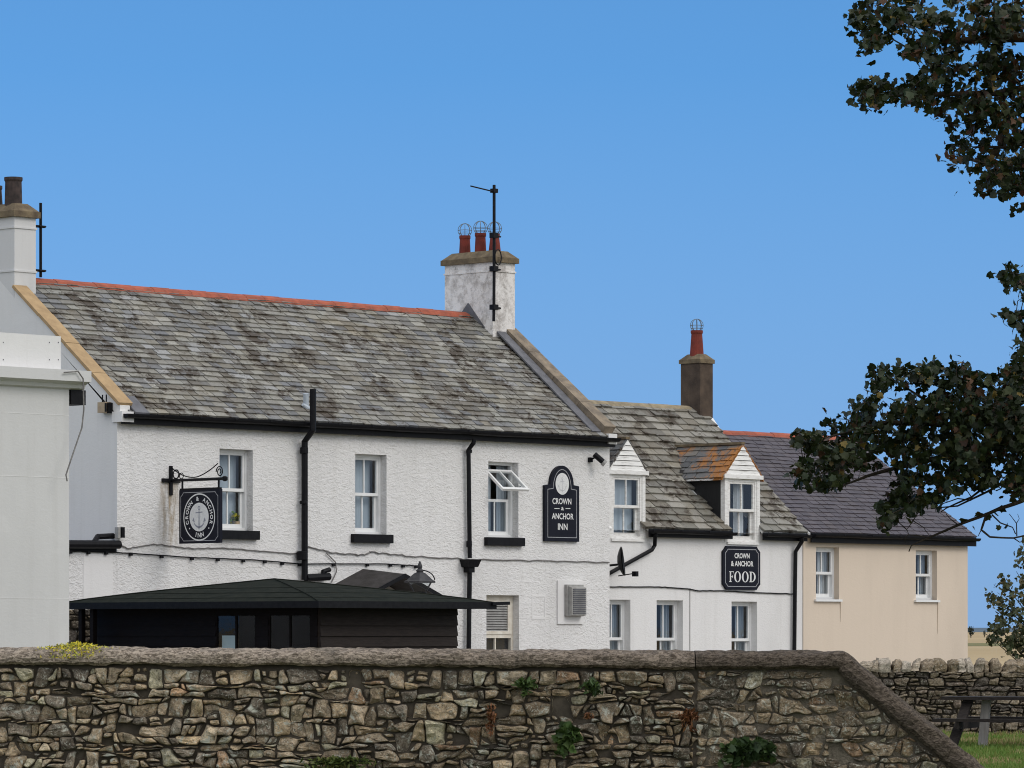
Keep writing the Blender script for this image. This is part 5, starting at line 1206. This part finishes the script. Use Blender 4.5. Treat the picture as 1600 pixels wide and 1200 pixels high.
# far hedge trees on the field edge
for i, (px, Yd, wpx, hpx, lab) in enumerate([(1517, 900, 7, 9, 'distant dark tree on the field edge next to the cream house wall'), (1538, 1000, 3, 5, 'tiny far tree alone in the middle of the distant field')]):
    bp = at(px, 0, Yd); t_ = thing('far_tree', lab, 'tree', (bp[0], Yd, 0), False, 'trees far off on the field edge')
    g = MB(); hgt = hpx/F*Yd*1.7; wd = wpx/F*Yd; g.tube([(bp[0], Yd, 0), (bp[0], Yd, hgt*.5)], .1, 6); g.build('trunk', M['bark'], t_)
    g = MB()
    for k in range(160):
        c = Vector((bp[0]+rg.gauss(0, .42)*wd/1.4, Yd+rg.gauss(0, .4), .3+hgt*min(1, max(.0, rg.gauss(.6, .24))))); leaf(g, c, wd*.35, rg, (.03, .04, .03))
    g.build('crown', M['leaf'], t_)
# plants rooted in the front wall
def fern(name, label, px, py, wpx, hpx, n, cols, size, drp=.5, g=None, shape=None):
    c0 = Vector(at(px, py, WY-.06)); t_ = thing(name, label, 'plant', tuple(c0), False, g); f = MB(); s_ = MB(); rg2 = random.Random(int(px*7+py))
    for i in range(n):
        an = rg2.uniform(-1.3, 1.3); L = rg2.uniform(.45, 1); tip = c0+Vector((math.sin(an)*wpx/F*WY*L, -.05-.12*rg2.random(), math.cos(an)*hpx/F*WY*L*(1 if rg2.random() < .72 else -.8)))
        mid = c0.lerp(tip, .55)+Vector((0, -.04, .02)); s_.tube([c0, mid, tip], [.004, .003, .0015], 4)
        for k in range(7):
            t = .25+.75*k/6; p = c0.lerp(mid, t*2) if t < .5 else mid.lerp(tip, (t-.5)*2)
            col = rg2.choice(cols); kk = rg2.uniform(.7, 1.3); leaf(f, p+Vector((rg2.gauss(0, .008), rg2.gauss(0, .008), rg2.gauss(0, .008))), size*rg2.uniform(.7, 1.3), rg2, tuple(v*kk for v in col), drp, shape or LEAF)
    s_.build('stems', M['blade'], t_); f.build('leaves', M['leaf'], t_); return t_
GR = [(.045, .08, .02), (.032, .06, .015), (.06, .095, .024)]; OR = [(.15, .058, .022), (.11, .042, .018), (.18, .08, .03)]
LONG = [(0, -.5), (.16, -.2), (.18, .1), (0, .7), (-.18, .1), (-.16, -.2)]
fern('fern', 'green fern tuft high on the wall, the left of two', 820, 1076, 24, 16, 26, GR, .05, .4, 'green plants rooted in the wall', LONG)
fern('fern', 'green fern tuft high on the wall, the right of two', 924, 1077, 24, 14, 22, GR, .05, .4, 'green plants rooted in the wall', LONG)
fern('wall_plant', 'broad leaved green plant growing low on the wall below the ferns', 884, 1162, 24, 30, 34, GR, .07, .3, 'green plants rooted in the wall')
fern('ivy', 'dark green ivy mass low at the foot of the wall right of the joint', 1165, 1178, 52, 24, 60, [(.03, .055, .018), (.04, .07, .02), (.022, .04, .014)], .07, .3)
fern('withered_plant', 'rusty orange dead plant hanging by the vertical wall joint', 1076, 1128, 20, 22, 26, OR, .045, .6, 'withered plants on the wall', LONG)
fern('withered_plant', 'thin red brown dead stem trailing down the middle of the wall', 768, 1130, 9, 34, 22, OR, .035, .8, 'withered plants on the wall', LONG)
fern('withered_plant', 'small faint orange sprig on the wall above the broad leaved plant', 920, 1124, 8, 10, 8, OR, .03, .6, 'withered plants on the wall', LONG)
fern('moss_tuft', 'green weeds along the bottom edge of the wall left of centre', 530, 1194, 70, 10, 60, [(.06, .09, .02), (.10, .12, .03)], .045, .3, None, LONG)
sc_ = at(118, 1008, WY+.1); sdm = thing('stonecrop', 'yellow green stonecrop spreading over the coping at the left', 'plant', sc_, False); g = MB(); rg = random.Random(61)
for _ in range(650):
    t = rg.gauss(0, .4); px = 118+t*58; c = Vector((wx(px), WY-.02+rg.uniform(-.10, .22), 0)); yy = (c.y-(WY+.21))/.285; c.z = ctop(c.x)-.08+.08*max(0, 1-yy*yy)**.4+rg.uniform(.0, .05)*max(.2, 1-abs(t)); col = rg.choice([(.62, .52, .04), (.42, .42, .05), (.70, .58, .06), (.16, .17, .05)]); leaf(g, c, rg.uniform(.014, .034), rg, col, .0, LONG)
g.build('leaves', M['leaf'], sdm)
# grass by the picnic table
g = MB(); rg = random.Random(71)
for _ in range(9000):
    Y = rg.uniform(47, 66.3); x = rg.uniform(at(1430, 0, Y)[0], at(1640, 0, Y)[0]); h = rg.uniform(.03, .09)*(1+1.2*max(0, noise.noise((x*1.1, Y*.6, 0)))); dry = noise.noise((x*.9+3, Y*.4, 2)) > .15 or Y > 64.8
    c = rg.choice([(.26, .22, .09), (.32, .26, .12)] if dry and rg.random() < .6 else [(.10, .18, .03), (.13, .21, .04), (.17, .21, .05)]); g.col = c
    l = Vector((rg.gauss(0, .35), rg.gauss(0, .35), 1))*h; wv = Vector((rg.uniform(.004, .009), 0, 0)); p = Vector((x, Y, .004)); g.add([p-wv, p+wv, p+l*.6+wv*.7, p+l, p+l*.6-wv*.7], [(0, 1, 2, 3, 4)])
tag(g.build('grass', M['blade']), 'green lawn grass with dry tufts around the picnic table', 'grass', kind='stuff')
